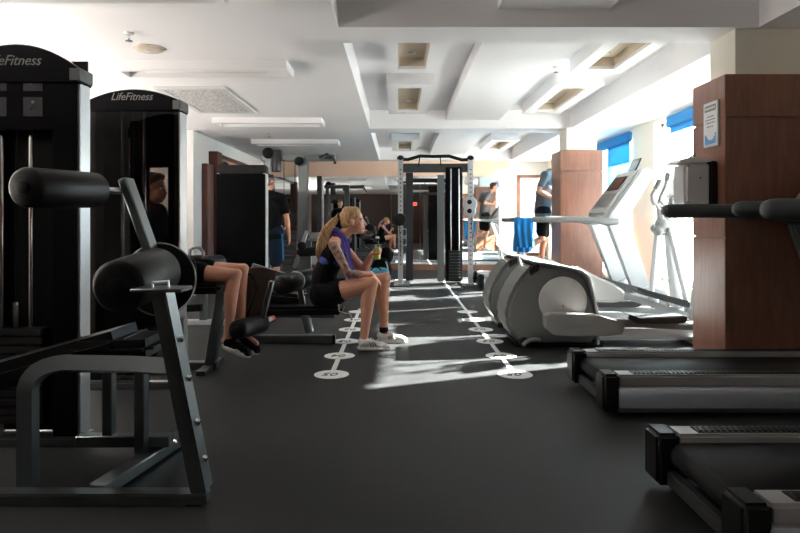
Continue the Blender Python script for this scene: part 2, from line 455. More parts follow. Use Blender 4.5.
# outer walls
def wall(name, lo, hi, lab, mat='wall'):
    return struct(name, MB().box(lo, hi), mat, lab, 'wall')
wall('wall_rear', (XL - .1, Y0 - .15, 0), (XR + .25, Y0, ZC), 'dark wood panelled wall seen only in the mirrors', 'wood_rear')
wall('wall_left', (XL - .15, Y0, 0), (XL, 8.9, ZC), 'white wall behind the weight machines')
struct('wall_left_far', MB().box((XL - .15, 8.9, 0), (-2.93, YB, ZC)), 'wall', 'white wall with the wood framed mirror', 'wall')
bw = MB(); HD = 2.04
bw.box((XL - .15, YB, 0), (2.66, YB + .18, ZC)).box((3.22, YB, 0), (XR + .25, YB + .18, ZC)).box((2.66, YB, 0), (3.22, YB + .18, .35)).box((2.66, YB, HD), (3.22, YB + .18, ZC))
struct('wall_back', bw, 'wall', 'white far wall at the end of the gym', 'wall')
struct('trim_10', MB().box((-2.93, 13.53, 2.035), (2.40, YB, ZC)), 'peach', 'peach painted band above the mirrors', 'wall band')
struct('trim_11', MB().box((2.2, 13.53, 0.0), (2.40, YB, 2.035)), 'cream', 'cream strip of wall beside the last mirror panel', 'wall strip')
struct('baseboard_back', MB().box((-2.93, 13.50, 0), (2.2, YB, .125), .006), 'wood', 'orange brown wooden skirting under the mirrors', 'baseboard')
wins = [(5.42, 8.02), (8.75, 10.40), (10.95, 12.75)]
SILL, HEAD = .30, 2.32
rw = MB(); y = Y0
for a, b in wins:
    rw.box((XR, y, 0), (XR + .22, a, ZC)); rw.box((XR, a, 0), (XR + .22, b, SILL)); rw.box((XR, a, HEAD), (XR + .22, b, ZC)); y = b
rw.box((XR, y, 0), (XR + .22, YB, ZC))
struct('wall_right', rw, 'cream', 'bright cream window wall with piers', 'wall')

def window(k, a, b, mull, lab):
    o = thing('window_%d' % k, lab, 'window', (XR + .11, (a + b) / 2, SILL)); o['kind'] = 'structure'
    x = XR + .13; f = MB(); t = .045
    f.box((x - .03, a, SILL), (x + .03, a + t, HEAD)).box((x - .03, b - t, SILL), (x + .03, b, HEAD))
    f.box((x - .03, a, SILL), (x + .03, b, SILL + t)).box((x - .03, a, HEAD - t), (x + .03, b, HEAD))
    for m_ in mull: f.box((x - .03, m_ - t / 2, SILL), (x + .03, m_ + t / 2, HEAD))
    f.build('window_frame', 'whiteplastic', o, smooth=False)
    e = [a] + list(mull) + [b]
    for p, q in zip(e, e[1:]):
        MB().box((x - .004, p + t, SILL + t), (x + .004, q - t, HEAD - t)).build('pane', 'glass', o, smooth=False)
    return o
window(1, *wins[0], [6.6], 'tall window with the short blue blind behind the near pillar')
window(2, *wins[1], [9.70], 'tall window with the lowered blue blind')
window(3, *wins[2], [11.8], 'far window hidden behind the far pillar')
# back window with wooden frame
o = thing('window_4', 'narrow wood framed window in the far wall beside the runner', 'window', (2.94, YB, .35)); o['kind'] = 'structure'
f = MB(); f.box((2.62, YB - .03, .31), (2.69, YB + .02, 2.08)).box((3.19, YB - .03, .31), (3.26, YB + .02, 2.08)).box((2.69, YB - .03, 2.01), (3.19, YB + .02, 2.08)).box((2.69, YB - .03, .31), (3.19, YB + .02, .38))
f.build('window_frame', 'wood', o, smooth=False)
MB().box((2.67, YB + .08, .36), (3.21, YB + .09, 2.03)).build('pane', 'glass', o, smooth=False)

# blue roller blinds
def blind(a, b, lab, drops):
    o = thing('roller_blind', lab, 'blind', (XR - .04, (a + b) / 2, 2.16), 'blue roller blinds')
    MB().box((XR - .07, a, 2.19), (XR - .005, b, 2.33), .012).build('valance', 'blind', o)
    for (p, q, z0, z1, m_) in drops:
        MB().box((XR - .036, p, z0), (XR - .031, q, z1)).build('blind_fabric' if m_ == 'blind' else 'sheer_fabric', m_, o)
        MB().box((XR - .044, p, z0 - .02), (XR - .024, q, z0), .004).build('bottom_bar', 'blind', o)
blind(5.45, 7.50, 'blue roller blind rolled up short beside the near wood pillar', [(5.5, 7.45, 2.14, 2.2, 'blind')])
blind(8.74, 10.38, 'blue roller blind pulled half down beyond the treadmill console', [(8.78, 9.68, 1.92, 2.2, 'blind'), (8.78, 9.68, 1.05, 1.90, 'sheer')])

# wood clad pillars
def pillar(name, x0, x1, y0, y1, lab):
    o = thing(name, lab, 'pillar', ((x0 + x1) / 2, (y0 + y1) / 2, 0)); o['kind'] = 'structure'
    g = .014
    m = MB(); m.box((x0, y0, 0), (x1, y1, .955), .004).box((x0 + g, y0 + g, .95), (x1 - g, y1 - g, .97)).box((x0, y0, .965), (x1, y1, 1.755), .004)
    m.box((x0 + g, y0 + g, 1.75), (x1 - g, y1 - g, 1.77)).box((x0, y0, 1.765), (x1, y1, 2.05), .004)
    m.build('cladding', 'wood', o)
    MB().box((x0 + .10, y0 + .06, 2.04), (x1 - .06, y1 - .06, ZC)).build('plastered_core', 'cream', o, smooth=False)
    return o
pillar('pillar', 2.18, 2.80, 4.145, 4.60, 'near wood clad pillar with the notice and the dispenser')
pillar('pillar', 2.25, 2.83, 8.60, 9.12, 'far wood clad pillar that hides the head of the runner')

# notice on the near pillar
o = thing('notice', 'white framed notice on the side of the near wood pillar', 'sign', (2.175, 4.31, 1.60))
MB().box((2.165, 4.21, 1.585), (2.179, 4.41, 1.895), .003).build('notice_frame', 'lightplastic', o)
MB().box((2.1635, 4.22, 1.597), (2.1655, 4.40, 1.885)).build('notice_sheet', 'paper', o, smooth=False)
k = MB().box((2.1615, 4.235, 1.83), (2.1638, 4.385, 1.872)).build('heading_band', 'greyink', o, smooth=False)
hb = MB(); x = 4.245
for i in range(9):
    hb.box((2.1607, x, 1.842), (2.1618, x + .009, 1.86)); x += .0152
hb.build('heading_marks', 'paper', o, smooth=False)
t = MB()
for z, a, b in ((1.79, 4.26, 1.0), (1.768, 4.245, 1), (1.746, 4.25, 1), (1.72, 4.27, 1)):
    y = a
    while y < 8.62 - a:
        w = random.uniform(.012, .03); t.box((2.1622, y, z), (2.1637, min(y + w, 4.38), z + .008)); y += w + .008
t.build('text_lines', 'greyink', o, smooth=False)
t = MB(); y = 4.235
for i in range(11):
    h = (.075, .05, .035, .03, .026, .03, .028, .035, .045, .06, .07)[i]; t.box((2.1622, y, 1.602), (2.1637, y + .012, 1.602 + h)); y += .0136
t.build('skyline_picture', 'blueink', o, smooth=False)

# paper dispenser on the near pillar
o = thing('paper_dispenser', 'grey plastic paper dispenser mounted on the near wood pillar', 'dispenser', (2.05, 4.4, 1.16))
b = MB(); zb, zt = 1.17, 1.475
b.prism([(2.135, 4.24, zb), (1.97, 4.24, zb), (1.955, 4.24, zb + .03), (1.955, 4.24, zt - .05), (1.97, 4.24, zt), (2.135, 4.24, zt)], (0, .19, 0), .02, 3)
b.build('dispenser_body', 'lightplastic', o)
MB().box((2.13, 4.235, zb - .004), (2.179, 4.45, zt + .004), .008).build('back_plate', 'blackplastic', o)
l = MB(); pts = [(2.14, zt), (1.95, zt - .012), (1.895, zt - .016), (1.94, zt + .016), (2.0, zt + .032), (2.07, zt + .028), (2.14, zt + .012)]
l.prism([(x, 4.23, z) for x, z in pts], (0, .21, 0), .01, 2); l.build('hinged_lid', 'whiteplastic', o)
for (x, z) in ((1.975, zt - .03), (2.06, zt - .11), (1.975, zb + .03)):
    MB().cyl((x, 4.243, z), (x, 4.232, z), .008, .002, 12).build('screw_cap', 'greyplastic', o)
MB().tube([(2.03, 4.36, zt + .025), (2.05, 4.36, zt + .05), (2.09, 4.36, zt + .062)], .003, 6).tube([(2.05, 4.38, zt + .02), (2.06, 4.38, zt + .045), (2.09, 4.38, zt + .058)], .003, 6).build('latch_wire', 'frame', o)

# mirrors on the far wall
edges = [-2.86, -1.95, -1.05, -.15, .48, 1.11, 1.68, 2.195]
labs = ['behind the multi gym', 'behind the standing man', 'behind the seated woman', 'behind the left post of the cable machine', 'in the middle of the cable machine', 'behind the black weight tower of the cable machine', 'showing the runner']
for a, b, lab in zip(edges, edges[1:], labs):
    o = MB().box((a + .003, 13.50, .13), (b - .003, 13.53, 2.03), .002).build('wall_mirror', 'mirror', smooth=False)
    tag(o, 'tall mirror panel on the far wall, ' + lab, 'mirror', 'far wall mirror panels')
wall('wall_back_core', (-2.93, 13.531, .12), (2.2, 13.698, 2.036), 'backing wall of the mirrors')
# wood framed mirror on the left wall
o = thing('framed_mirror', 'big mirror in thick red brown wooden frame on the left wall', 'mirror', (-2.87, 11.2, .1))
x = -2.93
MB().box((x, 9.86, .1), (x + .05, 12.9, 2.10)).build('mirror_glass', 'mirror', o, smooth=False)
fr = MB(); fr.box((x, 9.62, .05), (x + .14, 9.86, 2.15), .006).box((x, 12.9, .05), (x + .14, 13.05, 2.15), .006).box((x, 9.86, 2.09), (x + .06, 12.9, 2.15)).box((x, 9.86, .05), (x + .09, 12.9, .11))
fr.build('mirror_frame', 'wood_dark', o)
o = MB().box((x, 9.28, 0), (x + .09, 9.60, 1.93), .006).build('wall_panel', 'wood_dark')
tag(o, 'lower red brown wooden wall panel just before the framed mirror', 'panel')

# dropped light boxes in the left ceiling
for y, x1, lab in ((3.20, -.97, 'nearest the camera, cut by the top edge'), (5.02, -.90, 'over the towers, between smoke detector and vent'), (7.80, -.96, 'just beyond the square vent'), (9.90, -.955, 'farthest, above the standing man')):
    o = thing('light_trough', 'long white dropped light trough in the ceiling, ' + lab, 'light trough', (-1.65, y + .17, ZC - .065), 'ceiling light troughs')
    m = MB(); z = ZC - .07; x0 = -2.34
    m.box((x0, y, z), (x1, y + .10, ZC)).box((x0, y + .31, z + .0), (x1, y + .36, ZC)).box((x0, y + .10, z), (x0 + .05, y + .31, ZC)).box((x1 - .05, y + .10, z), (x1, y + .31, ZC))
    m.build('trough_shell', 'ceil', o, smooth=False)
    MB().box((x0 + .05, y + .10, ZC - .018), (x1 - .05, y + .31, ZC - .002)).build('trough_back', 'lightplastic', o, smooth=False)
    MB().cyl((x0 + .2, y + .24, ZC - .035), (x1 - .2, y + .24, ZC - .035), .013).build('lamp_tube', 'whiteplastic', o)
# square vent
o = thing('ceiling_vent', 'square perforated air vent in the white ceiling above towers', 'vent', (-2.0, 6.7, ZC - .03))
m = MB(); z = ZC - .022; m.box((-2.36, 6.0, z), (-2.30, 7.4, ZC)).box((-1.74, 6.0, z), (-1.68, 7.4, ZC)).box((-2.30, 6.0, z), (-1.74, 6.06, ZC)).box((-2.30, 7.34, z), (-1.74, 7.4, ZC))
m.build('vent_frame', 'lightplastic', o, smooth=False)
MB().box((-2.30, 6.06, ZC - .012), (-1.74, 7.34, ZC - .002)).build('vent_grille', 'vent', o, smooth=False)
# small ceiling fittings
o = thing('smoke_detector', 'round beige speaker disc in the ceiling above the towers', 'detector', (-1.87, 4.67, ZC - .02))
MB().lathe((-1.87, 4.67, ZC), (-1.87, 4.67, ZC - .022), [(0, .115), (.5, .112), (1, .09)]).build('disc', 'beige', o)
MB().lathe((-1.87, 4.67, ZC - .02), (-1.87, 4.67, ZC - .028), [(0, .02), (1, .014)]).build('centre_cap', 'lightplastic', o)
def sprinkler(x, y, z, lab):
    o = thing('sprinkler', lab, 'sprinkler', (x, y, z - .07), 'ceiling sprinklers')
    MB().lathe((x, y, z), (x, y, z - .012), [(0, .035), (1, .028)]).build('rosette', 'lightplastic', o)
    MB().cyl((x, y, z - .01), (x, y, z - .05), .009).build('nozzle', 'chrome', o)
    MB().cyl((x, y, z - .052), (x, y, z - .058), .024, .002).build('deflector', 'greydark', o)
sprinkler(-1.86, 4.30, ZC, 'small dark sprinkler beside the beige ceiling disc')
sprinkler(-1.91, 9.25, ZC, 'small sprinkler hanging between the two far light troughs')
sprinkler(1.60, 6.3, ZR, 'small sprinkler under the middle bay beside the far light well')
sprinkler(.62, 10.4, ZR, 'small far sprinkler in bay above the cable machine')
sprinkler(2.02, 10.3, ZR, 'small far sprinkler beside the right light well beyond the beam')
o = thing('downlight', 'small round warm downlight over the cream strip beside the mirrors', 'lamp', (2.28, 13.25, ZC - .02))
MB().lathe((2.28, 13.25 - .0, ZC), (2.28, 13.25, ZC - .015), [(0, .06), (1, .05)]).build('trim_ring', 'whiteplastic', o)
o = thing('illuminated_sign', 'small red lit sign on the dark rear wall, seen in the mirror', 'sign', (.66, Y0 + .05, 1.85))
MB().box((.40, Y0, 1.80), (.92, Y0 + .05, 1.98), .008).build('sign_box', 'lightplastic', o)
mm, nt, p, oo = new_mat('red_sign_face'); p.inputs['Base Color'].default_value = (.5, .02, .02, 1); p.inputs['Emission Color'].default_value = (1, .05, .04, 1); p.inputs['Emission Strength'].default_value = 1.2
M['redsign'] = mm
MB().box((.42, Y0 + .05, 1.82), (.90, Y0 + .054, 1.96)).build('sign_face', 'redsign', o, smooth=False)

# ------------------------------------------------------------------ floor stickers
def dots(x, side):
    tp = MB(); tp.box((x - .018, 4.33, .0005), (x + .018, 7.6 if side == 'left' else 11.6, .0016))
    tag(tp.build('floor_tape', 'sticker', smooth=False), 'thin white tape line on floor joining the %s' % ('dots beside the seated woman' if side == 'left' else 'dots in the sunlit strips'), 'tape line', 'floor tape lines')
    for k in range(6):
        y = 4.33 + .598 * k; num = '%02d' % (5 - k) if k < 5 else None
        where = 'beside the seated woman' if side == 'left' else 'in the row crossed by sunlight'
        lab = ('round white floor sticker marked %s in the row %s' % (num, where)) if num else 'farthest plain white floor sticker in the row ' + where
        o = MB().cyl((x, y, .0016), (x, y, .0036), .121, .0008, 40).build('floor_sticker', 'sticker')
        tag(o, lab, 'sticker', 'numbered floor stickers')
        if num: letters('number', num, .115, (x, y, .0042), (-1, 0, 0), (0, -1, 0), 'ink', o, .25, .11)
dots(-.463, 'left'); dots(.815, 'right')

# ------------------------------------------------------------------ outside
o = MB().box((XR + .22, -30, -.35), (60, 60, -.15)).build('ground_outside', 'concrete', smooth=False); tag(o, 'pale sunlit paving outside the windows', 'ground', None, 'structure')
o = MB().box((-20, YB + .4, -.34), (XR + .2, 60, -.15)).build('ground_behind', 'concrete', smooth=False); tag(o, 'pale paving outside the far window', 'ground', None, 'structure')
def facade(name, x0, x1, y, hgt, lab):
    o = thing(name, lab, 'building', ((x0 + x1) / 2, y + 2, -.15))
    MB().box((x0, y, -.15), (x1, y + 5, hgt)).build('wall', 'facade', o, smooth=False)
    xx = x0 + .6
    while xx < x1 - 1:
        z = .6
        while z < hgt - 1.3:
            MB().box((xx, y - .04, z), (xx + .8, y + .01, z + 1.2), .01).build('window', 'darkglass', o, smooth=False); z += 2.1
        xx += 1.7
facade('apartment_block', 1.2, 11.0, 24, 9, 'pale block of flats seen through the narrow far window')
def bamboo(x, y, n, lab, h=3.4, sp=.35, seed=1, leaves=70):
    rnd = random.Random(seed)
    o = thing('bamboo_plant', lab, 'plant', (x, y, -.15), 'plants outside the windows')
    for i in range(n):
        sx, sy = x + rnd.uniform(-sp, sp), y + rnd.uniform(-sp, sp); t = rnd.uniform(-.12, .12)
        MB().tube([(sx, sy, -.15), (sx + t * .4, sy + t, h * .5), (sx + t, sy + t * 2, h * rnd.uniform(.85, 1.1))], [.028, .022, .01], 8).build('stem', 'stem', o)
    lf = MB(); b = bmesh.new()
    for i in range(leaves):
        c_ = V((x + rnd.gauss(0, sp * .8), y + rnd.gauss(0, sp * .8), rnd.uniform(.25, 1) * h))
        d = V((rnd.gauss(0, 1), rnd.gauss(0, 1), rnd.uniform(-.8, .3))).normalized(); s_ = d.cross(V((0, 0, 1))).normalized(); L = rnd.uniform(.16, .34)
        q = [c_, c_ + d * L * .4 + s_ * .035, c_ + d * L, c_ + d * L * .4 - s_ * .035]
        b.faces.new([b.verts.new(p_) for p_ in q])
    lf._merge(b); lf.build('foliage', 'leaf', o)
bamboo(5.2, 7.35, 2, 'slim leafy bamboo outside the window with the short blind', 3.6, .18, 3, 60)
bamboo(4.6, 6.35, 2, 'thin bamboo clump close to the glass by the near pillar', 3.2, .14, 5, 50)
bamboo(5.5, 8.35, 3, 'leafy bamboo outside beyond the white pier', 3.8, .15, 8, 60)
bamboo(4.4, 9.9, 2, 'low green bamboo outside the lowered blind', 2.6, .22, 9, 80)
bamboo(5.6, 12.7, 4, 'far bamboo clump outside the last window', 3.6, .25, 11, 110)

# ------------------------------------------------------------------ camera, daylight
cam = bpy.data.cameras.new('camera'); co = bpy.data.objects.new('camera', cam); COL.objects.link(co)
co.location = (0, 0, H); co.rotation_euler = (PI / 2, 0, 0)
cam.sensor_width = 36; cam.lens = F * 36 / 800; cam.shift_x = (400 - VX) / 800; cam.shift_y = -(266.5 - VY) / 800
cam.clip_start = .05; cam.clip_end = 200
sc.camera = co
w = bpy.data.worlds.new('sky'); sc.world = w; w.use_nodes = True
bg = w.node_tree.nodes['Background']; bg.inputs[0].default_value = (.80, .90, 1.0, 1); bg.inputs[1].default_value = SKY
sl = bpy.data.lights.new('sun', 'SUN'); so = bpy.data.objects.new('sun', sl); COL.objects.link(so)
el = math.radians(30); d = V((-.923 * math.cos(el), -.385 * math.cos(el), -math.sin(el)))
so.rotation_euler = d.to_track_quat('-Z', 'Y').to_euler(); so.location = (12, 12, 9)
sl.energy = SUN; sl.angle = math.radians(.8); sl.color = (1, .96, .92)
for a, b in wins:
    pl = bpy.data.lights.new('daylight', 'AREA'); po = bpy.data.objects.new('daylight', pl); COL.objects.link(po)
    pl.shape = 'RECTANGLE'; pl.size = b - a; pl.size_y = HEAD - SILL; po.location = (XR + .24, (a + b) / 2, (SILL + HEAD) / 2)
    po.rotation_euler = V((-1, 0, 0)).to_track_quat('-Z', 'Z').to_euler()
    pl.cycles.is_portal = True
for i, (x, y, e) in enumerate(((-4.0, 2.9, UPL * 1.1), (-4.0, 4.6, UPL * .36), (-4.0, 6.0, UPL * .28), (-4.0, 7.4, UPL * .25), (2.85, Y0 + .3, UPL * .4))):  # out-of-view uplights added to lift the near ceiling and camera-facing sides
    o = thing('added_uplight', 'added unseen uplight behind the weight towers, number %s from the camera' % ('one', 'two', 'three', 'four')[i] if i < 4 else 'single added uplight in front of the dark rear wall', 'lamp', (x, y, .8), 'added fill uplights')
    (MB().beam((x - .205, y, .86), (x - .05, y, .86), .05, .05) if i < 4 else MB().beam((x, y - .31, .86), (x, y - .05, .86), .05, .05)).build('added_bracket', 'whiteplastic', o)
    MB().lathe((x, y, .80), (x, y, .94), [(0, .03), (.3, .07), (1, .075)], 24).build('added_lamp_bowl', 'whiteplastic', o)
    ul = bpy.data.lights.new('added_uplight_lamp', 'AREA'); uo = bpy.data.objects.new('added_uplight_lamp', ul); COL.objects.link(uo)
    ul.shape = 'DISK'; ul.size = .13; ul.energy = e; ul.color = (1, .93, .86); uo.location = (x, y, .945); uo.rotation_euler = (PI, 0, 0)
sp = bpy.data.lights.new('downlight_lamp', 'SPOT'); so2 = bpy.data.objects.new('downlight_lamp', sp); COL.objects.link(so2)
so2.location = (2.28, 13.25, ZC - .03); sp.energy = 25; sp.color = (1, .62, .32); sp.spot_size = 1.9; sp.spot_blend = .6; sp.shadow_soft_size = .04
so2.rotation_euler = (0.25, 0, 0)
sc.view_settings.view_transform = 'Standard'; sc.view_settings.look = 'None'; sc.view_settings.gamma = 1
sc.view_settings.use_curve_mapping = False; sc.view_settings.exposure = EXPO
cy = sc.cycles
cy.use_denoising = True; cy.max_bounces = 12; cy.diffuse_bounces = 6; cy.glossy_bounces = 6; cy.transparent_max_bounces = 12; cy.sample_clamp_indirect = 6; cy.caustics_reflective = False; cy.caustics_refractive = False
# ------------------------------------------------------------------ weight towers
def arch(x0, x1, z0, zs, zt, n=18):
    """outline of an arched header: flat bottom z0, shoulders zs, crown zt"""
    p = [(x0, z0), (x1, z0)]
    for i in range(n + 1):
        t = i / n; p.append((x1 + (x0 - x1) * t, zs + (zt - zs) * (1 - (2 * t - 1) ** 2)))
    return p
def tower(name, x0, x1, Y, D, zs, zt, lab, kind):
    xc = (x0 + x1) / 2
    o = thing(name, lab, 'weight tower', (xc, Y + D / 2, 0), 'weight towers')
    pw = .038
    for xa, xb in ((x0, x0 + pw), (x1 - pw, x1)):
        MB().box((xa, Y, .04), (xb, Y + D, zs - .04), .004).build('pillar', 'silver', o)
    f = MB(); f.box((x0 - .01, Y - .012, 0), (x1 + .02, Y + D + .02, .045), .008).build('base', 'frame', o)
    zh = zs - .05
    if kind == 'flat':
        MB().box((x0 - .004, Y - .012, zs - .045), (x1 + .004, Y + D + .006, zt), .018).build('header', 'blackplastic', o)
        MB().box((x0, Y - .014, .05), (x1 - .004, Y - .002, zs - .045), .003).build('shroud', 'blackgloss', o)
        MB().cyl((x0 + .08, Y + .03, zt - .01), (x0 + .08, Y + .08, zt - .01), .05).build('pulley', 'blackplastic', o)
    else:
        h = MB(); h.prism([(x, Y - .022, z) for x, z in arch(x0 - .004, x1 + .004, zh - .02, zs, zt)], (0, D + .03, 0), .006, 1)
        hd = h.build('header', 'blackgloss', o)
        MB().box((x1 - pw - .004, Y - .024, zs - .06), (x1 + .008, Y + D + .012, zs + .004), .004).build('corner_cap', 'greydark', o)
        letters('lettering', 'LifeFitness', .068, (xc - .01, Y - .0245, zs + (zt - zs) * .30), (1, 0, 0), (0, 0, 1), 'logo', hd, .35, .265)
    if kind == 'open':
        MB().box((x0, Y - .012, 1.50), (x1 - .01, Y - .002, zh), .003).build('upper_panel', 'blackgloss', o)
        for i, (dx, dz) in enumerate(((.0, .0), (.0, -.12), (-.17, 0), (-.17, -.12))):
            s = MB(); cx, cz = xc + .08 + dx, 1.73 + dz
            s.box((cx - .045, Y - .0135, cz - .045), (cx + .045, Y - .0122, cz + .045))
            st = s.build('exercise_sticker', 'greyplastic' if False else 'framedark', o, smooth=False)
            g = MB(); g.cyl((cx, Y - .0138, cz + .022), (cx, Y - .0152, cz + .022), .008, .0004, 12).beam((cx, Y - .0142, cz + .012), (cx - .012, Y - .0142, cz - .018), .006, .001).beam((cx - .012, Y - .0142, cz - .018), (cx + .016, Y - .0142, cz - .028), .006, .001).beam((cx - .02, Y - .0142, cz + .002), (cx + .02, Y - .0142, cz + .006), .005, .001)
            g.build('pictogram', 'greyink', st, smooth=False)
        for xa, xb in ((x0 + .0, x0 + .16), (x1 - .125, x1 - .01)):
            MB().box((xa, Y - .012, .05), (xb, Y - .002, 1.50), .003).build('shroud', 'blackgloss', o)
        MB().box((x0 + .01, Y + D - .01, .05), (x1 - .01, Y + D, 1.85)).build('back_panel', 'blackplastic', o)
    if kind == 'smoked':
        MB().box((x0 + .004, Y - .010, .06), (x1 - .006, Y - .004, zh), .002).build('smoked_panel', 'smoke', o, 'smoked see-through panel')
        MB().box((x1 - .075, Y - .003, .06), (x1 - pw, Y + .012, zh)).build('inner_edge', 'blackplastic', o)
        MB().box((x0 + pw, Y + D - .012, .06), (x0 + .335, Y + D, zh)).build('back_panel', 'blackplastic', o)
        MB().box((x0 + .335, Y + D - .012, 1.42), (x1 - pw, Y + D, zh)).build('upper_back_panel', 'blackplastic', o)
    if kind != 'flat':
        gx = (x0 + .19, x0 + .33)
        for x in gx: MB().cyl((x, Y + .05, .05), (x, Y + .05, zh), .011).build('guide_rod', 'chrome', o)
        for i in range(11):
            z = .10 + i * .042
            MB().box((gx[0] - .07, Y + .018, z), (gx[1] + .07, Y + .085, z + .036), .006).build('weight_plate', 'iron', o)
        MB().cyl(((gx[0] + gx[1]) / 2, Y + .05, .55), ((gx[0] + gx[1]) / 2, Y + .05, .68), .016).build('selector_rod', 'frame', o)
        MB().tube([((gx[0] + gx[1]) / 2, Y + .05, .68), ((gx[0] + gx[1]) / 2, Y + .05, zh)], .004, 6).build('cable', 'blackplastic', o)
    return o
tower('weight_tower', -2.10, -1.508, 2.95, .10, 1.79, 1.905, 'black arched weight tower with chrome rods, tallest at the left edge', 'open')
tower('weight_tower', -1.965, -1.388, 3.96, .13, 1.835, 1.905, 'black arched weight tower with smoked panel beside the hidden sitter', 'smoked')
tower('weight_tower', -2.10, -1.53, 7.2, .14, 1.66, 1.72, 'plain black flat topped weight tower in front of the standing man', 'flat')

def roller(name, p, q, r, parent, cap=True, mat='vinyl'):
    L = (V(q) - V(p)).length; k = .018 / L
    o = MB().lathe(p, q, [(0, r * .78), (k * .4, r * .93), (k, r), (.5, r * 1.015), (1 - k, r), (1 - k * .4, r * .93), (1, r * .78)], 32).build(name, mat, parent, angle=50)
    if cap:
        d = (V(q) - V(p)).normalized()
        MB().cyl(V(p) - d * .012, V(p) + d * .006, r * .34).build('end_cap', 'blackplastic', o)
        MB().cyl(V(q) - d * .006, V(q) + d * .012, r * .34).build('end_cap', 'blackplastic', o)
    return o

# ------------------------------------------------------------------ leg curl machine in the left foreground
o = thing('leg_curl_machine', 'dark leg curl machine with two big roller pads at front left', 'exercise machine', (-1.15, 2.65, 0))
MB().box((-1.85, 2.33, .0), (-.72, 2.40, .045), .006).build('front_base_bar', 'frame', o)
for x in (-1.75, -.77): MB().box((x - .03, 2.335, -.0), (x + .03, 2.395, .012)).build('foot', 'blackplastic', o)
p = MB(); p.beam((-.752, 2.39, .035), (-.905, 2.39, .80), .058, .10, up=(0, 1, 0), bev=.006, seg=2)
post = p.build('upright_post', 'frame', o)
for z in (.30, .47, .62, .16):
    x = -.752 - (z - .035) * .2
    MB().cyl((x + .024, 2.39, z), (x + .044, 2.39, z - .006), .013, .003, 6).build('bolt', 'chrome', post)
pl = MB(); pl.beam((-.99, 2.36, .812), (-.80, 2.36, .812), .13, .014, bev=.003); mp = pl.build('mount_plate', 'frame', o)
MB().tube([(-.93, 2.36, .818), (-.93, 2.36, .836), (-.87, 2.36, .840), (-.87, 2.36, .818)], .006, 8).build('plate_handle', 'silver', mp)
roller('lower_roller_pad', (-1.09, 2.41, .812), (-1.075, 2.80, .845), .106, o)
roller('upper_roller_pad', (-1.385, 2.30, 1.195), (-1.31, 2.70, 1.203), .076, o)
MB().cyl((-1.31, 2.69, 1.203), (-1.235, 2.80, 1.203), .016).build('pad_axle', 'chrome', o)
MB().beam((-1.235, 2.82, 1.26), (-1.10, 2.82, .88), .04, .09, up=(0, 1, 0), bev=.005).build('lever_arm', 'frame', o)
d_ = MB(); d_.cyl((-1.10, 2.875, .80), (-1.10, 2.895, .80), .165, .004, 48); cam_ = d_.build('cam_disc', 'blackplastic', o)
MB().tube([(-1.10 + .167 * math.cos(a), 2.872, .80 + .167 * math.sin(a)) for a in [i * 2 * PI / 48 for i in range(48)]], .004, 6, closed=True).build('cam_rim', 'frame', cam_)
bp = MB(); bp.beam((-1.95, 2.62, .345), (-1.10, 2.62, .585), .32, .11, bev=.042, seg=4); bp.build('bench_pad', 'vinyl', o)
bp = MB(); bp.beam((-1.32, 2.60, .545), (-.98, 2.60, .56), .28, .075, bev=.032, seg=4); bp.build('chest_pad', 'vinyl', o)
cl = MB(); cl.tube([(-1.44, 2.42, .045), (-1.44, 2.42, .40)] + bez((-1.44, 2.42, .42), (-1.435, 2.44, .50), (-1.32, 2.47, .505), 6) + [(-1.05, 2.47, .50), (-.87, 2.43, .50)], .03, flat=(.03, .026))
cl.build('bent_front_leg', 'frame', o)
MB().beam((-1.30, 2.80, .10), (-1.30, 2.80, .48), .045, .05, up=(0, 1, 0), bev=.004).build('rear_post', 'frame', o)
MB().beam((-1.44, 2.80, .085), (-1.02, 2.80, .085), .06, .05, bev=.004).build('rear_cross_bar', 'frame', o)
db = MB(); db.beam((-1.16, 2.40, .03), (-1.04, 3.02, .03), .075, .05, bev=.005); dbo = db.build('diagonal_base_bar', 'frame', o)
for y, x in ((2.88, -1.031), (2.98, -1.012)): MB().cyl((x - .01, y, .045), (x + .006, y, .05), .011, .003, 6).build('bolt', 'chrome', dbo)
MB().beam((-1.13, 2.74, .05), (-1.13, 2.74, .50), .045, .06, up=(0, 1, 0), bev=.004).build('centre_post', 'frame', o)
MB().beam((-1.02, 2.98, .05), (-1.02, 2.92, .62), .045, .06, up=(0, 1, 0), bev=.004).build('back_post', 'frame', o)

# ------------------------------------------------------------------ leg extension machine (the hidden sitter's)
o = thing('leg_extension_machine', 'black leg extension machine holding the sitter behind the smoked tower', 'exercise machine', (-1.5, 4.5, 0))
MB().beam((-1.98, 4.5, .578), (-1.24, 4.5, .60), .38, .075, bev=.028, seg=4).build('seat', 'vinyl', o)
MB().beam((-2.02, 4.5, .62), (-2.10, 4.5, 1.22), .38, .07, up=(1, 0, 0), bev=.028, seg=4).build('backrest', 'vinyl', o)
MB().beam((-1.27, 4.5, .555), (-1.36, 4.5, .02), .07, .08, up=(0, 1, 0), bev=.005).build('front_leg', 'frame', o)
MB().beam((-1.92, 4.5, .55), (-1.98, 4.5, .02), .07, .08, up=(0, 1, 0), bev=.005).build('rear_leg', 'frame', o)
MB().beam((-2.1, 4.5, .03), (-1.30, 4.5, .03), .08, .05, bev=.005).build('base_rail', 'frame', o)
MB().beam((-1.36, 4.28, .02), (-1.36, 4.72, .02), .07, .035, bev=.004).build('front_foot_bar', 'frame', o)
MB().beam((-1.85, 4.32, .45), (-1.36, 4.32, .47), .04, .05, bev=.004).build('side_rail', 'framedark', o)
pp = [W(x, y, 4.68) for x, y in ((243, 268), (262, 267), (277, 271), (274, 284), (262, 318), (252, 324), (242, 318), (239, 296))]
M['cambrown'] = plain('dark_bronze_plate', (0.075, 0.055, 0.047, 1), .45, .2)
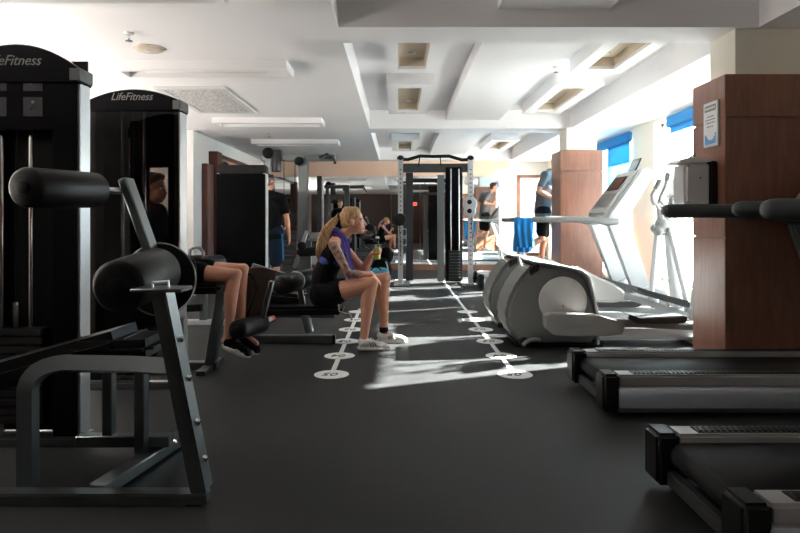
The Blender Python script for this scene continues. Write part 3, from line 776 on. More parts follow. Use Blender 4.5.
MB().prism(pp, (0, .015, 0), .004, 1).build('cam_plate', 'cambrown', o)
MB().beam(W(272, 281, 4.64), W(261, 326, 4.64), .035, .05, up=(0, 1, 0), bev=.004).build('lever_arm', 'frame', o)
MB().tube([W(248, 274, 4.62)] + bez(W(251, 274, 4.62), W(259, 282, 4.62), W(255, 296, 4.62), 6) + [W(246, 318, 4.62)], .012, 10).build('bent_handle', 'blackplastic', o)
roller('shin_roller', W(237, 330, 4.28) , W(262, 323, 4.72), .068, o)
MB().cyl(W(262, 323, 4.72), W(272, 319, 4.80), .018).build('axle', 'frame', o)
MB().cyl(W(270, 320, 4.79), W(274, 318, 4.83), .024, .008).build('red_knob', 'red', o, 'red end knob')
MB().tube([W(183, 268, 4.32)] + bez(W(184, 262, 4.32), W(186, 255, 4.32), W(194, 262, 4.32), 6) + [W(196, 276, 4.32)], .012, 10).build('hand_grip', 'blackplastic', o)

# ------------------------------------------------------------------ bench machine that carries the woman
o = thing('leg_curl_bench', 'low black bench machine with grey base rail under the woman', 'exercise machine', (-.95, 5.45, 0))
MB().beam((-1.45, 5.45, .037), (-.565, 5.45, .037), .085, .07, bev=.006, seg=2).build('base_rail', 'frame', o)
MB().box((-.575, 5.405, .0), (-.548, 5.495, .076), .006).build('end_cap', 'blackplastic', o)
MB().cyl(W(309, 335, 5.40) + V((0, .02, .02)), W(303, 308, 5.40) + V((0, .02, 0)), .042, .006).build('support_post', 'frame', o)
MB().beam((-1.18, 5.37, .305), (-.47, 5.37, .315), .27, .075, bev=.026, seg=4).build('bench_pad', 'vinyl', o)
MB().beam((-1.20, 5.50, .41), (-.83, 5.50, .375), .20, .10, bev=.03, seg=4).build('hip_pad', 'vinyl', o)
MB().beam((-1.15, 5.43, .255), (-.55, 5.43, .255), .06, .05, bev=.004).build('bench_frame', 'frame', o)
MB().beam((-1.35, 5.45, .06), (-1.16, 5.45, .42), .06, .07, up=(0, 1, 0), bev=.005).build('rear_post', 'frame', o)
MB().beam(W(252, 267, 5.62), W(291, 279, 5.62), .05, .07, bev=.004).build('pivot_arm', 'frame', o)
for a, b in (((279, 286, 5.22), (296, 281, 5.42)), ((296, 281, 5.44), (313, 277, 5.66))):
    roller('roller_pad', W(*a), W(*b), .083, o)
MB().cyl(W(295, 281, 5.42), W(297, 281, 5.45), .086, .004).build('clamp_ring', 'frame', o)
MB().tube([W(338, 302, 5.22), W(339, 311, 5.22), W(343, 313, 5.22), W(350, 314, 5.22), W(352, 320, 5.22)], .008, 8).build('pin_handle', 'chrome', o)
MB().beam(W(300, 290, 5.45), W(304, 312, 5.45), .05, .05, up=(0, 1, 0), bev=.004).build('upright', 'frame', o)

# ------------------------------------------------------------------ small machine behind the sitter's knee
o = thing('seated_press_machine', 'black seat and twin round pads with loop handle behind the sitter', 'exercise machine', (-2.0, 6.4, 0))
for a, b in ((188, 203), (205, 221)): roller('round_pad', W(a, 263, 6.2), W(b, 262, 6.45), .075, o)
MB().tube([W(189, 262, 6.3)] + bez(W(190, 250, 6.3), W(197, 243, 6.3), W(203, 252, 6.3), 7) + [W(204, 262, 6.3)], .016, 10).build('loop_handle', 'frame', o)
MB().beam(W(170, 285, 6.4), W(215, 285, 6.4), .32, .09, bev=.03, seg=3).build('seat', 'vinyl', o)
MB().beam((-2.0, 6.4, .02), (-2.0, 6.4, .68), .07, .07, up=(0, 1, 0)).build('post', 'frame', o)
MB().beam((-2.4, 6.4, .03), (-1.72, 6.4, .03), .09, .05).build('base_rail', 'silver', o)
MB().beam((-2.3, 6.4, .38), (-2.3, 6.4, 1.0), .35, .08, up=(1, 0, 0), bev=.03, seg=3).build('backrest', 'vinyl', o)

# ------------------------------------------------------------------ multi gym by the far mirrors
o = thing('multi_gym', 'tall grey multi gym frame with pulleys beside the standing man', 'exercise machine', (-1.6, 9.7, 0))
def upright(name, px, Y, y0, w, d, mat='frame', zb=.0):
    a = W(px, y0, Y); MB().box((a.x - w / 2, Y - d / 2, zb), (a.x + w / 2, Y + d / 2, a.z), .006).build(name, mat, o)
upright('main_post', 303.5, 9.5, 155, .145, .10)
upright('slim_post', 319.5, 9.8, 176, .075, .07, 'framedark')
upright('rear_post', 268, 9.5, 156, .09, .08)
upright('guide_post', 322.5, 9.8, 180, .04, .04, 'silver')
MB().beam(W(262, 158, 9.5), W(336, 158, 9.5), .09, .10, bev=.006).build('top_beam', 'frame', o)
MB().cyl(W(276.5, 150, 9.4), W(276.5, 172, 9.4), .075, .02).build('counterweight', 'framedark', o)
MB().cyl(W(268, 153, 9.32), W(268, 153, 9.44), .085).build('pulley', 'blackplastic', o)
MB().cyl(W(299, 161, 9.36), W(299, 161, 9.44), .07).build('pulley', 'blackplastic', o)
MB().tube([W(284, 160, 9.4), W(284, 200, 9.4)], .006, 6).tube([W(295, 160, 9.4), W(295, 215, 9.4)], .006, 6).build('cable', 'blackplastic', o)
MB().tube([W(320, 157, 9.4), W(327, 154, 9.2), W(330, 158, 9.0)], .02, 8).tube([W(326, 158, 9.4), W(333, 157, 9.2), W(335, 163, 9.0)], .02, 8).build('pull_up_grips', 'blackplastic', o)
for i in range(9):
    z = .25 + i * .075; x = W(291, 0, 9.6).x
    MB().box((x - .12, 9.5, z), (x + .1, 9.62, z + .066), .008).build('weight_plate', 'iron', o)
MB().box((W(291, 0, 9.6).x - .13, 9.49, 1.0), (W(291, 0, 9.6).x + .11, 9.63, 1.18), .01).build('stack_head', 'blackplastic', o)
MB().beam(W(255, 0, 9.5).xy.to_3d() + V((0, 0, .03)), W(330, 0, 9.5).xy.to_3d() + V((0, 0, .03)), .10, .06).build('base_rail', 'frame', o)
MB().beam(W(303, 0, 9.1).xy.to_3d() + V((0, 0, .03)), W(303, 0, 10.2).xy.to_3d() + V((0, 0, .03)), .09, .06).build('cross_base', 'frame', o)
# incline bench in front of it
o = thing('incline_bench', 'grey and black incline bench in front of the multi gym', 'bench', (-1.25, 8.7, 0))
MB().beam(W(309, 237, 8.8), W(329, 236, 8.8), .30, .12, bev=.03, seg=3).build('back_pad', 'greyplastic', o)
MB().beam(W(298, 252, 8.6), W(319, 251, 8.6), .28, .12, bev=.03, seg=3).build('seat_pad', 'vinyl', o)
MB().beam(W(307, 231, 8.55), W(294, 268, 8.55), .05, .05, up=(0, 1, 0)).build('slanting_bar', 'silver', o)
MB().beam((-1.24, 8.7, .04), (-1.24, 8.7, .80), .06, .06, up=(0, 1, 0)).build('post', 'frame', o)
MB().beam((-1.6, 8.7, .03), (-.95, 8.7, .03), .08, .055).build('base_rail', 'frame', o)
MB().cyl(W(302, 246, 8.45), W(302, 246, 8.6), .06, .01).build('weight_knob', 'blackplastic', o)

# ------------------------------------------------------------------ dual cable machine in the centre
o = thing('cable_machine', 'tall dual pulley cable machine in the centre before the mirrors', 'exercise machine', (.63, 10.6, 0))
Yc = 10.4
def post(name, x, Y, z0, z1, w, d, mat): return MB().box((x - w / 2, Y - d / 2, z0), (x + w / 2, Y + d / 2, z1), .005).build(name, mat, o)
xl, xr = W(400.5, 0, Yc).x, W(470.5, 0, Yc).x
post('column', xl, Yc, .03, 2.12, .085, .08, 'silver'); post('column', xr, Yc, .03, 2.12, .085, .08, 'silver')
post('rear_column', xl + .13, 10.9, .03, 2.0, .07, .08, 'framedark'); post('rear_column', xr - .12, 10.9, .03, 2.0, .07, .08, 'framedark')
for x, s in ((xl, 1), (xr, -1)):
    MB().ell((x, Yc, 2.12), (.06, .06, .05)).build('post_cap', 'blackplastic', o)
    MB().box((x - .11 if s > 0 else x - .16, Yc - .13, 0), (x + .16 if s > 0 else x + .045, Yc + .62, .035), .008).build('base_plate', 'silver', o)
    for k in range(24):
        pass
    m = MB()
    for k in range(22): m.cyl((x, Yc - .0405, .35 + k * .075), (x, Yc - .0415, .35 + k * .075), .012, .0003, 10)
    m.build('adjustment_holes', 'blackplastic', o)
MB().tube([(xl, Yc, 2.10)] + [W(x, y, Yc) for x, y in ((408, 159.5), (420, 156), (434, 156.5), (449, 156), (462, 160))] + [(xr, Yc, 2.10)], .028, 10).build('pull_up_bar', 'blackplastic', o)
MB().beam(W(403, 168, 10.55), W(468, 168, 10.55), .08, .15, bev=.01).build('top_cross_beam', 'framedark', o)
for a_, b_ in ((420, 418.5), (440, 441)): MB().tube([W(a_, 156, Yc), W(b_, 166, 10.5)], .01, 8).build('bar_bracket', 'blackplastic', o)
MB().beam(W(408, 180.5, 10.9), W(462, 180.5, 10.9), .06, .07, bev=.006).build('rear_cross_beam', 'framedark', o)
post('weight_shroud', W(453, 0, 10.6).x, 10.65, .05, 1.98, .27, .30, 'blackgloss')
post('shroud_edge', W(440.5, 0, 10.6).x, 10.55, .05, 1.85, .11, .10, 'greydark')
post('weight_shroud', W(409.5, 0, 10.6).x, 10.72, .05, 1.95, .12, .22, 'framedark')
for px in (451, 459):
    p_ = W(px, 0, 10.48); MB().cyl((p_.x, 10.48, .08), (p_.x, 10.48, 1.95), .014).build('guide_rod', 'chrome', o)
for i in range(10):
    z = .08 + i * .05; MB().box((W(449, 0, 10.46).x, 10.44, z), (W(461, 0, 10.46).x, 10.49, z + .043), .005).build('weight_plate', 'iron', o)
MB().cyl(W(469.5, 204, Yc - .12), W(470.5, 204, Yc - .05), .12, .02).cyl(W(469.5, 211, Yc - .12), W(470.5, 211, Yc - .05), .10, .02).build('pulley_carriage', 'lightplastic', o)
for dy in (202, 211): MB().cyl(W(469.5, dy, Yc - .135), W(469.5, dy, Yc - .125), .04).build('pulley_hub', 'blackplastic', o)
MB().cyl(W(399.5, 219.5, Yc - .13), W(400.5, 219.5, Yc - .05), .105, .02).build('pulley_carriage', 'blackplastic', o)
for yy in (232, 241):
    a = W(402, yy, Yc - .08); MB().tube([(a.x - .06, a.y, a.z + .05), (a.x + .07, a.y, a.z + .05), (a.x + .07, a.y, a.z - .07), (a.x - .06, a.y, a.z - .07)], .010, 8, closed=True).build('stirrup_handle', 'silver', o)
MB().tube([W(471, 214, Yc - .08), W(473, 245, Yc - .1), W(476, 262, Yc - .1), W(473, 279, Yc - .1)], .006, 6).tube([W(399.5, 224, Yc - .08), W(401, 258, Yc - .1)], .006, 6).build('cable', 'blackplastic', o)

# bags by the mirrors
o = thing('duffel_bag', 'light blue patterned bag on the floor in front of the mirrors', 'bag', (-.38, 10.9, 0))
c_ = W(376, 272, 10.8)
b = MB(); b.cap((c_.x - .12, 10.88, .13), (c_.x + .12, 10.88, .14), .125, .12).ell((c_.x, 10.88, .10), (.23, .14, .10))
put('bag_body', remesh(b, .012, 3), 'bluebag', o)
MB().tube(bez((c_.x - .1, 10.80, .20), (c_.x, 10.74, .34), (c_.x + .1, 10.80, .20), 8), .011, 8).build('carry_strap', 'navycloth', o)
o = thing('backpack', 'small black backpack standing behind the light blue bag', 'bag', (-.32, 11.24, 0))
b = MB(); b.ell((-.30, 11.26, .20), (.19, .12, .21)).ell((-.30, 11.22, .13), (.15, .13, .12))
put('bag_body', remesh(b, .012, 3), 'blackcloth', o)
MB().tube(bez((-.22, 11.14, .34), (-.16, 11.08, .24), (-.20, 11.11, .10), 8), .012, 6).build('shoulder_strap', 'paper', o, 'pale strap')
# ------------------------------------------------------------------ treadmills
def treadmill(x0, yn, yf, tn, tf, lab, light=True, zr=1.10, cons=True):
    ex = 0 if light else .14
    xc = x0 + 1.0; o = thing('treadmill', lab, 'treadmill', (xc, (yn + yf) / 2, 0), 'treadmills')
    up = 'platinum'; rl = 'greydark' if light else 'railplastic'
    rw_ = .115; ZT = .23
    for y, s in ((yn, 1), (yf, -1)):
        a, b = (y, y + rw_) if s > 0 else (y - rw_, y)
        r = MB().box((x0 + .07, a, .165), (x0 + 1.62, b, ZT), .012).build('side_rail', 'railmetal', o)
        g = MB(); g.box((x0 + .16, a + .022, ZT - .002), (x0 + 1.55, b - .022, ZT + .003), .002)
        for k in range(58):
            x = x0 + .175 + k * .0236
            g.beam((x, a + .030, ZT + .004), (x + .012, b - .030, ZT + .004), .011, .006, bev=.002)
        g.build('ridged_grip', 'blackplastic', r)
        ya = a if s > 0 else b; t = .03 * s
        prof = [(ya + t, .168), (ya - .004 * s, .16), (ya - .012 * s, .12), (ya - .006 * s, .05), (ya + t, .012)]
        MB().prism([(x0 + .075, q, z) for q, z in prof], (1.56, 0, 0), .006, 2).build('side_skirt', 'skirt', o)
        cap = MB(); cap.box((x0 - .015, a - .012, .03), (x0 + .078, b + .012, ZT + .005), .016, seg=3); cap.build('rear_end_cap', 'blackplastic', o)
    b = MB(); prof = [(x0 + 1.60, .200), (x0 + .09, .200), (x0 + .055, .192), (x0 + .035, .165), (x0 + .035, .13), (x0 + .06, .105), (x0 + .10, .10), (x0 + 1.60, .10)]
    b.prism([(x, yn + rw_ + .004, z) for x, z in prof], (0, yf - yn - 2 * rw_ - .008, 0), .003, 1); b.build('running_belt', 'belt', o, angle=50)
    MB().box((x0 + .02, yn + rw_ + .01, .035), (x0 + .06, yf - rw_ - .01, .095), .008).build('rear_guard', 'framedark', o)
    for y in (yn + .06, yf - .06):
        MB().cyl((x0 + .22, y - .02, .024), (x0 + .22, y + .02, .024), .024).build('foot_roller', 'blackplastic', o)
        MB().cyl((x0 + 1.5, y, 0), (x0 + 1.5, y, .05), .03).build('levelling_foot', 'blackplastic', o)
    prof = [(x0 + 1.56, .03), (x0 + 1.56, .24), (x0 + 1.62, .31), (x0 + 1.76, .345), (x0 + 1.92, .30), (x0 + 1.985, .20), (x0 + 1.985, .03)]
    MB().prism([(x, yn + .01, z) for x, z in prof], (0, yf - yn - .02, 0), .03, 3).build('motor_hood', 'platinum' if light else 'greyplastic', o)
    for y, tip in ((yn + .055, tn), (yf - .055, tf)):
        pts = [(x0 + 1.70, .25), (x0 + 1.36, 1.05), (x0 + 1.345, 1.12), (x0 + 1.375, 1.18), (x0 + 1.70, 1.63)]
        poly = [(x0 + 1.80, .25), (x0 + 1.53, 1.04), (x0 + 1.52, 1.12), (x0 + 1.81, 1.58), (x0 + 1.82, 1.64), (x0 + 1.74, 1.69), (x0 + 1.67, 1.67), (x0 + 1.32, 1.19), (x0 + 1.27, 1.11), (x0 + 1.28, 1.02), (x0 + 1.57, .25)]
        MB().prism([(x + ex, y - .035, z) for x, z in poly], (0, .07, 0), .016, 3).build('upright', up if light else 'railplastic', o)
        h = MB(); r_ = .046 if not light else .036
        h.tube([(tip, y, zr + .002), (tip + .02, y, zr + .002), (tip + .05, y, zr), ((tip + x0 + 1.3) / 2, y, zr), (x0 + 1.16 + ex, y, zr - .005), (x0 + 1.30 + ex, y, zr - .03), (x0 + 1.40 + ex, y, zr - .03)], [r_ * .55, r_ * .86, r_, r_, r_ * 1.05, r_ * 1.5, r_ * 1.3], 16)
        h.build('handrail', rl, o, angle=60)
    c0, c1 = V((x0 + 1.27 + ex, (yn + yf) / 2, 1.13)), V((x0 + 1.66 + ex, (yn + yf) / 2, 1.66))
    w_ = yf - yn - .15
    MB().beam(c0, c1, w_, .07, bev=.02, seg=3).build('console', 'greyplastic', o)
    d = (c1 - c0).normalized(); nn = V((-d.z, 0, d.x))
    MB().beam(c0 + d * .36 + nn * .04, c0 + d * .56 + nn * .04, w_ * .62, .012, bev=.004).build('display_screen', 'blackgloss', o)
    bt = MB(); bt.beam(c0 + d * .09 + nn * .0355, c0 + d * .31 + nn * .0355, w_ * .80, .003, bev=0)
    for i in range(3):
        for j in range(6):
            q = c0 + d * (.10 + i * .075) + nn * .037 + V((0, (j - 2.5) * w_ * .13, 0)); bt.beam(q, q + d * .035, .05, .008, bev=.002)
    bt.build('control_keys', 'greydark', o)
    MB().beam((x0 + 1.30, yn + .09, zr - .02), (x0 + 1.30, yf - .09, zr - .02), .06, .05, bev=.015, seg=2).build('cross_handle', rl, o)
    return o, c0, d, nn
treadmill(1.03, 1.84, 2.56, 1.47, 1.47, 'black treadmill nearest the camera, cut off by bottom right corner', False, 1.115)
treadmill(1.13, 3.39, 4.10, 1.86, 1.72, 'black treadmill with blue grey side skirt in front of near pillar', False, 1.135)
o, c0, d, nn = treadmill(1.15, 7.18, 7.95, 1.70, 1.70, 'white treadmill with tall slanted console behind the ellipticals', True, 1.09)
tg = thing('tablet', 'dark tablet standing on the white treadmill console', 'tablet', c0 + d * .66)
q = c0 + d * .60 + V((-.0, -.12, 0))
MB().beam(q, q + V((.09, 0, .20)), .26, .012, up=(-1, 0, .3), bev=.003).build('case', 'blackplastic', tg)
MB().beam(q + V((-.0085, 0, .012)), q + V((.0735, 0, .192)), .235, .003, up=(-1, 0, .3), bev=.001).build('screen', 'darkglass', tg)
treadmill(1.27, 9.72, 10.50, 1.74, 1.74, 'far grey railed treadmill under the running man', True, 1.09)

# ------------------------------------------------------------------ elliptical trainers
def P2(u, v, Y):  # from the enlarged crop of the near housing
    return W(470 + u / 4.1, 230 + v / 4.1, Y)
def elliptical(dy, lab, phase):
    Y = 5.25; o = thing('elliptical_trainer', lab, 'elliptical trainer', (1.9, Y + .28 + dy, 0), 'elliptical trainers')
    D = V((0, dy, 0)); HW = .50
    out = [(205, 470), (165, 425), (144, 368), (150, 310), (172, 250), (212, 190), (262, 135), (300, 140), (400, 158), (455, 172), (482, 196), (503, 270), (518, 345), (520, 470)]
    MB().prism([P2(u, v, Y) + D for u, v in out], (0, HW, 0), .035, 4, angle=12).build('drive_housing', 'greydark', o, angle=60)
    # pale band along the top and front of the housing
    band = [(258, 128), (300, 132), (402, 150), (462, 164), (494, 192), (514, 268), (530, 345), (531, 470)]
    inner = [(520, 470), (518, 345), (502, 270), (482, 197), (455, 174), (400, 160), (300, 143), (262, 138)]
    MB().prism([P2(u, v, Y - .012) + D for u, v in band + inner], (0, HW + .024, 0), .003, 1).build('pale_trim', 'platinum', o)
    g = MB()
    for k in range(5):
        a = P2(250 + k * 7.5, 158 + k * 0 - k * 5.0 + 6, Y) + D
        g.box((a.x - .008, a.y - .006, a.z - .05), (a.x + .004, a.y + HW + .006, a.z + .012), .002)
    g.build('rear_grille', 'blackplastic', o)
    c_ = P2(380, 290, Y) + D
    MB().cyl((c_.x, c_.y - .018, c_.z), (c_.x, c_.y + .02, c_.z), .203, .008, 48).build('crank_disc', 'lightplastic', o)
    MB().cyl((c_.x - .0, c_.y - .022, c_.z - .04), (c_.x, c_.y - .015, c_.z - .04), .008, .002, 12).build('disc_screw', 'greyink', o)
    MB().cyl((c_.x, c_.y + HW - .02, c_.z), (c_.x, c_.y + HW + .018, c_.z), .203, .008, 48).build('crank_disc', 'lightplastic', o)
    for side in (0, 1):
        yy = Y - .14 + dy if side == 0 else Y + HW + .03 + dy
        lo = (side == 0) == (phase == 0)
        if lo:   # crank down: cover lies low and level
            cov = [(303, 350), (322, 338), (420, 340), (520, 348), (628, 378), (632, 384), (620, 425), (560, 432), (420, 434), (340, 428), (306, 400)]
            ped0, ped1 = W(626, 319, Y - .1), W(682, 318, Y - .1)
        else:
            cov = [(560, 270), (575, 265), (590, 273), (612, 283), (624, 291), (622, 300), (612, 302), (585, 301), (560, 296)]
            ped0, ped1 = W(634, 291, 5.85), W(684, 303, 5.85)
        sh = V((0, dy + (0 if side == 0 else HW + .18), 0))
        pc = [(P2(u, v, Y - .1) if lo else W(u, v, 5.85)) for u, v in cov]; pc = [V((q.x, yy, q.z)) for q in pc]
        cv = MB().prism(pc, (0, .11, 0), .022, 3, angle=25).build('crank_arm_cover', 'greyplastic', o, angle=60)
        if side == 0 and lo:
            q = P2(440, 392, Y - .1); letters('lettering', 'LifeFitness', .05, (q.x - .01, yy - .0006, q.z), (1, 0, .09), (-.09, 0, 1), 'logo', cv, .3, .21)
        a, b = V((ped0.x, yy + .055, ped0.z)), V((ped1.x, yy + .055, ped1.z))
        MB().beam(a + V((-.12, 0, -.03)), V((2.72, yy + .055, .18)), .05, .06, bev=.01, seg=2).build('pedal_link', 'platinum', o)
        fp = MB(); u_ = V((0, 0, 1))
        fp.prism([a + V((-.01, -.085, .03)), a + V((.06, -.085, -.03)), b + V((0, -.085, -.035)), b + V((.02, -.085, .0)), b + V((0, -.085, .03)), a + V((.08, -.085, .022)), a + V((0, -.085, .05))], (0, .17, 0), .008, 2)
        fp.build('foot_plate', 'framedark', o)
        # moving arm: pivot by the mast, grip above
        yh = yy + .055
        k = -1 if side == 0 else 1; x0 = 2.72
        ym = Y + dy + HW / 2 + k * .11
        MB().tube([(2.76 + .10 * (side == 0), yh, .20), (x0 + .03, ym + k * .03, 1.0)], .026, 10).build('swing_arm', 'platinum', o)
        if side == 0: pth = [(2.70, ym, 1.03), (2.69, ym, 1.16), (2.60, ym - .02, 1.27), (2.585, ym - .02, 1.33), (2.66, ym - .02, 1.47)]
        else: pth = [(2.76, ym, 1.03), (2.75, ym, 1.25), (2.83, ym + .02, 1.44), (2.86, ym + .02, 1.56)]
        MB().tube(pth, .019, 10).build('moving_handle', 'platinum', o)
        p1, p2 = V(pth[-1]), V(pth[-2]); e = p1 + (p2 - p1) * .55
        MB().cyl(p1 + (p1 - p2).normalized() * .02, e, .026, .008).build('foam_grip', 'greydark', o)
        MB().ell((2.78 + .10 * (side == 0), yh, .20), (.065, .05, .07)).build('pedal_joint', 'greydark', o)
    y0 = Y + dy + .10; y1 = Y + dy + HW - .10
    MB().box((1.30, y0, .045), (2.96, y1, .165), .02, seg=3).build('base_rail', 'silver', o)
    MB().box((2.55, Y + dy - .06, .0), (2.66, Y + dy + HW + .06, .06), .012).build('front_foot', 'greyplastic', o)
    MB().box((1.0, Y + dy + .03, .0), (1.75, Y + dy + HW - .03, .05), .01).build('rear_foot', 'blackplastic', o)
    ym = Y + dy + HW / 2
    MB().tube([(2.90, ym, .12), (2.84, ym, .60), (2.80, ym, 1.10), (2.86, ym, 1.34)], [.055, .048, .042, .036], 14).build('mast', 'platinum', o)
    cl_ = MB(); cl_.ell((2.70, ym - .10, 1.02), (.075, .06, .08)).ell((2.76, ym, .99), (.13, .14, .07)).ell((2.78, ym + .10, 1.03), (.075, .05, .08)).ell((2.65, ym - .12, .97), (.055, .05, .055))
    put('pivot_hub', remesh(cl_, .01, 3), 'greydark', o)
    for k in (-1, 1):
        MB().tube(bez((2.86, ym + k * .05, 1.20), (2.62, ym + k * .12, 1.22), (2.70, ym + k * .10, 1.36), 8), .015, 8).build('fixed_handle', 'greydark', o)
    MB().beam((2.84, ym, 1.30), (2.95, ym, 1.56), .24, .06, up=(-1, 0, .3), bev=.02, seg=2).build('console', 'lightplastic', o)
    # transport wheels and the rear lifting handle
    for y in (Y + .02 + dy, Y + HW - .06 + dy):
        w0 = W(522, 343, Y); MB().cyl((w0.x + .02, y - .035, .045), (w0.x + .02, y + .035, .045), .045, .01).build('transport_wheel', 'blackplastic', o)
    MB().tube(bez((1.05, Y - .035 + dy, .03), (1.10, Y - .06 + dy, .10), (1.19, Y - .035 + dy, .07), 8), .017, 10).build('wheel_bracket', 'greyplastic', o)
    lo_ = P2(250, 150, Y) + D; 
    MB().tube([(lo_.x + .02, Y + .06 + dy, lo_.z - .05), (lo_.x - .07, Y + .07 + dy, lo_.z + .0), (lo_.x - .075, Y + .16 + dy, lo_.z + .08), (lo_.x + .04, Y + .22 + dy, lo_.z + .03)], .012, 10).build('rear_handle', 'lightplastic', o)
    return o
elliptical(0, 'nearest grey elliptical trainer with big round drive housing and level crank arm', 0)
elliptical(.96, 'second grey elliptical trainer, standing just behind the nearest one', 0)

# blue towel hanging on the far treadmill rail
o = thing('hanging_towel', 'blue towel hanging over the far treadmill rail behind the runner', 'towel', (1.97, 9.8, .55))
t = MB(); b = bmesh.new(); nu, nv = 22, 16; g = []
yr, zr = 9.775, 1.09
for j in range(nv + 1):
    s_ = j / nv * 1.08 - .50          # length along the towel, from front hem over the rail to the back hem
    row = []
    for i in range(nu + 1):
        u = i / nu; x = 1.83 + .29 * u
        amp = .018 * math.sin(u * 19 + 1) * min(1, abs(s_) * 3)
        if abs(s_) < .05: y, z = yr + s_, zr + .041 - s_ * s_ * 2
        else:
            sg = 1 if s_ > 0 else -1
            y, z = yr + sg * (.05) + amp, zr + .034 - (abs(s_) - .05) - (.02 * math.sin(u * 3) if j in (0, nv) else 0)
        row.append(b.verts.new((x + .015 * math.sin(s_ * 9), y, z)))
    g.append(row)
for j in range(nv):
    for i in range(nu): b.faces.new((g[j][i], g[j][i + 1], g[j + 1][i + 1], g[j + 1][i]))
bmesh.ops.recalc_face_normals(b, faces=b.faces)
r = bmesh.ops.solidify(b, geom=b.faces[:], thickness=.006)
t._merge(b); t.build('cloth', 'bluetowel', o, angle=80)
# ------------------------------------------------------------------ people
def frame_of(fwd, up):
    f = V(fwd).normalized(); u = V(up); u = (u - f * u.dot(f)).normalized(); s = u.cross(f)      # s: the figure's left
    return Matrix((f, s, u)).transposed()
def head_prims(mb, c, R, k=1.0):
    """head with brow, nose, lips, chin and ears; local axes x forward, y left, z up; c is the head's middle at eye height"""
    def e(p, r): mb.ell(V(c) + R @ (V(p) * k), V(r) * k, R, 22, 14)
    def cp(p, q, a, b_): mb.cap(V(c) + R @ (V(p) * k), V(c) + R @ (V(q) * k), a * k, b_ * k, 10)
    e((-.012, 0, .030), (.094, .073, .086))          # cranium
    e((.022, 0, -.030), (.066, .058, .080))          # face
    e((.048, 0, -.086), (.030, .030, .024))          # chin
    e((.012, .0, -.070), (.058, .052, .036))         # jaw
    e((.066, 0, .016), (.022, .048, .014))           # brow
    for s in (1, -1):
        e((.056, s * .034, -.022), (.024, .022, .020))       # cheek
        e((-.010, s * .073, -.012), (.018, .009, .031))      # ear
        e((-.002, s * .076, -.006), (.012, .006, .018))
    cp((.084, 0, .004), (.103, 0, -.034), .007, .0115)       # nose
    for s in (1, -1): e((.094, s * .009, -.037), (.010, .008, .007))
    e((.083, 0, -.058), (.012, .022, .006)); e((.081, 0, -.068), (.012, .020, .007))   # lips
def head_parts(o, c, R, k=1.0, lip=True):
    for s in (1, -1):
        p = V(c) + R @ (V((.071, s * .030, -.004)) * k)
        ey = MB().ell(p, .0125 * k, None, 14, 10).build('eye', 'eyewhite', o)
        MB().ell(p + R @ V((.009 * k, s * .001, 0)), .0062 * k, None, 10, 8).build('iris', 'iris', ey)
        b0 = V(c) + R @ (V((.083, s * .014, .020)) * k); b1 = V(c) + R @ (V((.072, s * .046, .021)) * k)
        MB().cap(b0, b1, .004 * k, .003 * k, 8).build('eyebrow', 'hair_brown', o)
    if lip:
        m = MB(); m.ell(V(c) + R @ (V((.0885, 0, -.058)) * k), V((.007, .019, .0045)) * k, R, 12, 8).ell(V(c) + R @ (V((.087, 0, -.0675)) * k), V((.007, .017, .005)) * k, R, 12, 8)
        m.build('lips', 'lip', o)
def hand_prims(mb, wrist, d, pn, side, k=1.0, curl=(.35, .5, .4), thumb=.6, spread=.06):
    """palm and five fingers; d: direction of the hand, pn: direction the palm faces, side=+1 when the thumb is on d x pn's side"""
    d = V(d).normalized(); pn = V(pn); pn = (pn - d * pn.dot(d)).normalized(); s = d.cross(pn) * side
    w = V(wrist)
    Rm = Matrix((d, s, pn)).transposed()
    mb.ell(w + d * .048 * k, V((.054, .040, .0165)) * k, Rm, 16, 10)
    mb.cap(w - d * .02 * k, w + d * .03 * k, .026 * k, .024 * k, 10)
    for i, (off, ln) in enumerate(((.030, .072), (.010, .080), (-.011, .074), (-.030, .058))):
        p = w + d * .086 * k + s * off * k; a = 0.0; r = .0094 * k
        mb.cap(w + d * .05 * k + s * off * .8 * k, p, r * 1.25, r * 1.1, 9)
        for j, f in enumerate((.45, .31, .24)):
            a += curl[j] * (1 + .12 * i)
            q = p + (d * math.cos(a) + pn * math.sin(a) + s * (off / .03 * spread)) * (ln * f * k)
            mb.cap(p, q, r * (1.05 - .1 * j), r * (.97 - .1 * j), 9); p = q
    b = w + d * .022 * k + s * .026 * k
    p1 = b + (d * .6 + s * .75 + pn * .35 * thumb).normalized() * .036 * k
    p2 = p1 + (d * .85 + s * (.35 - .3 * thumb) + pn * .75 * thumb).normalized() * .030 * k
    p3 = p2 + (d * .8 + s * (.1 - .4 * thumb) + pn * 1.0 * thumb).normalized() * .024 * k
    mb.cap(b, p1, .014 * k, .0115 * k, 9); mb.cap(p1, p2, .0112 * k, .0102 * k, 9); mb.cap(p2, p3, .010 * k, .0085 * k, 9)
def leg_prims(mb, hip, knee, ankle, k=1.0, infl=0.0, to=1.0):
    hip, knee, ankle = V(hip), V(knee), V(ankle)
    mid = hip.lerp(knee, .5)
    mb.cap(hip, mid, .086 * k + infl, .071 * k + infl); mb.cap(mid, knee, .071 * k + infl, .053 * k + infl)
    back = (hip - knee).normalized() + (ankle - knee).normalized()
    back = (back.normalized() if back.length > .05 else V((0, 0, 0)))
    cf = knee.lerp(ankle, .30) + back * .016 * k
    mb.cap(knee, cf, .049 * k, .053 * k); mb.cap(cf, knee.lerp(ankle, .72), .053 * k, .036 * k); mb.cap(knee.lerp(ankle, .72), ankle, .036 * k, .031 * k)
    mb.ell(knee - back * .018 * k, .043 * k)
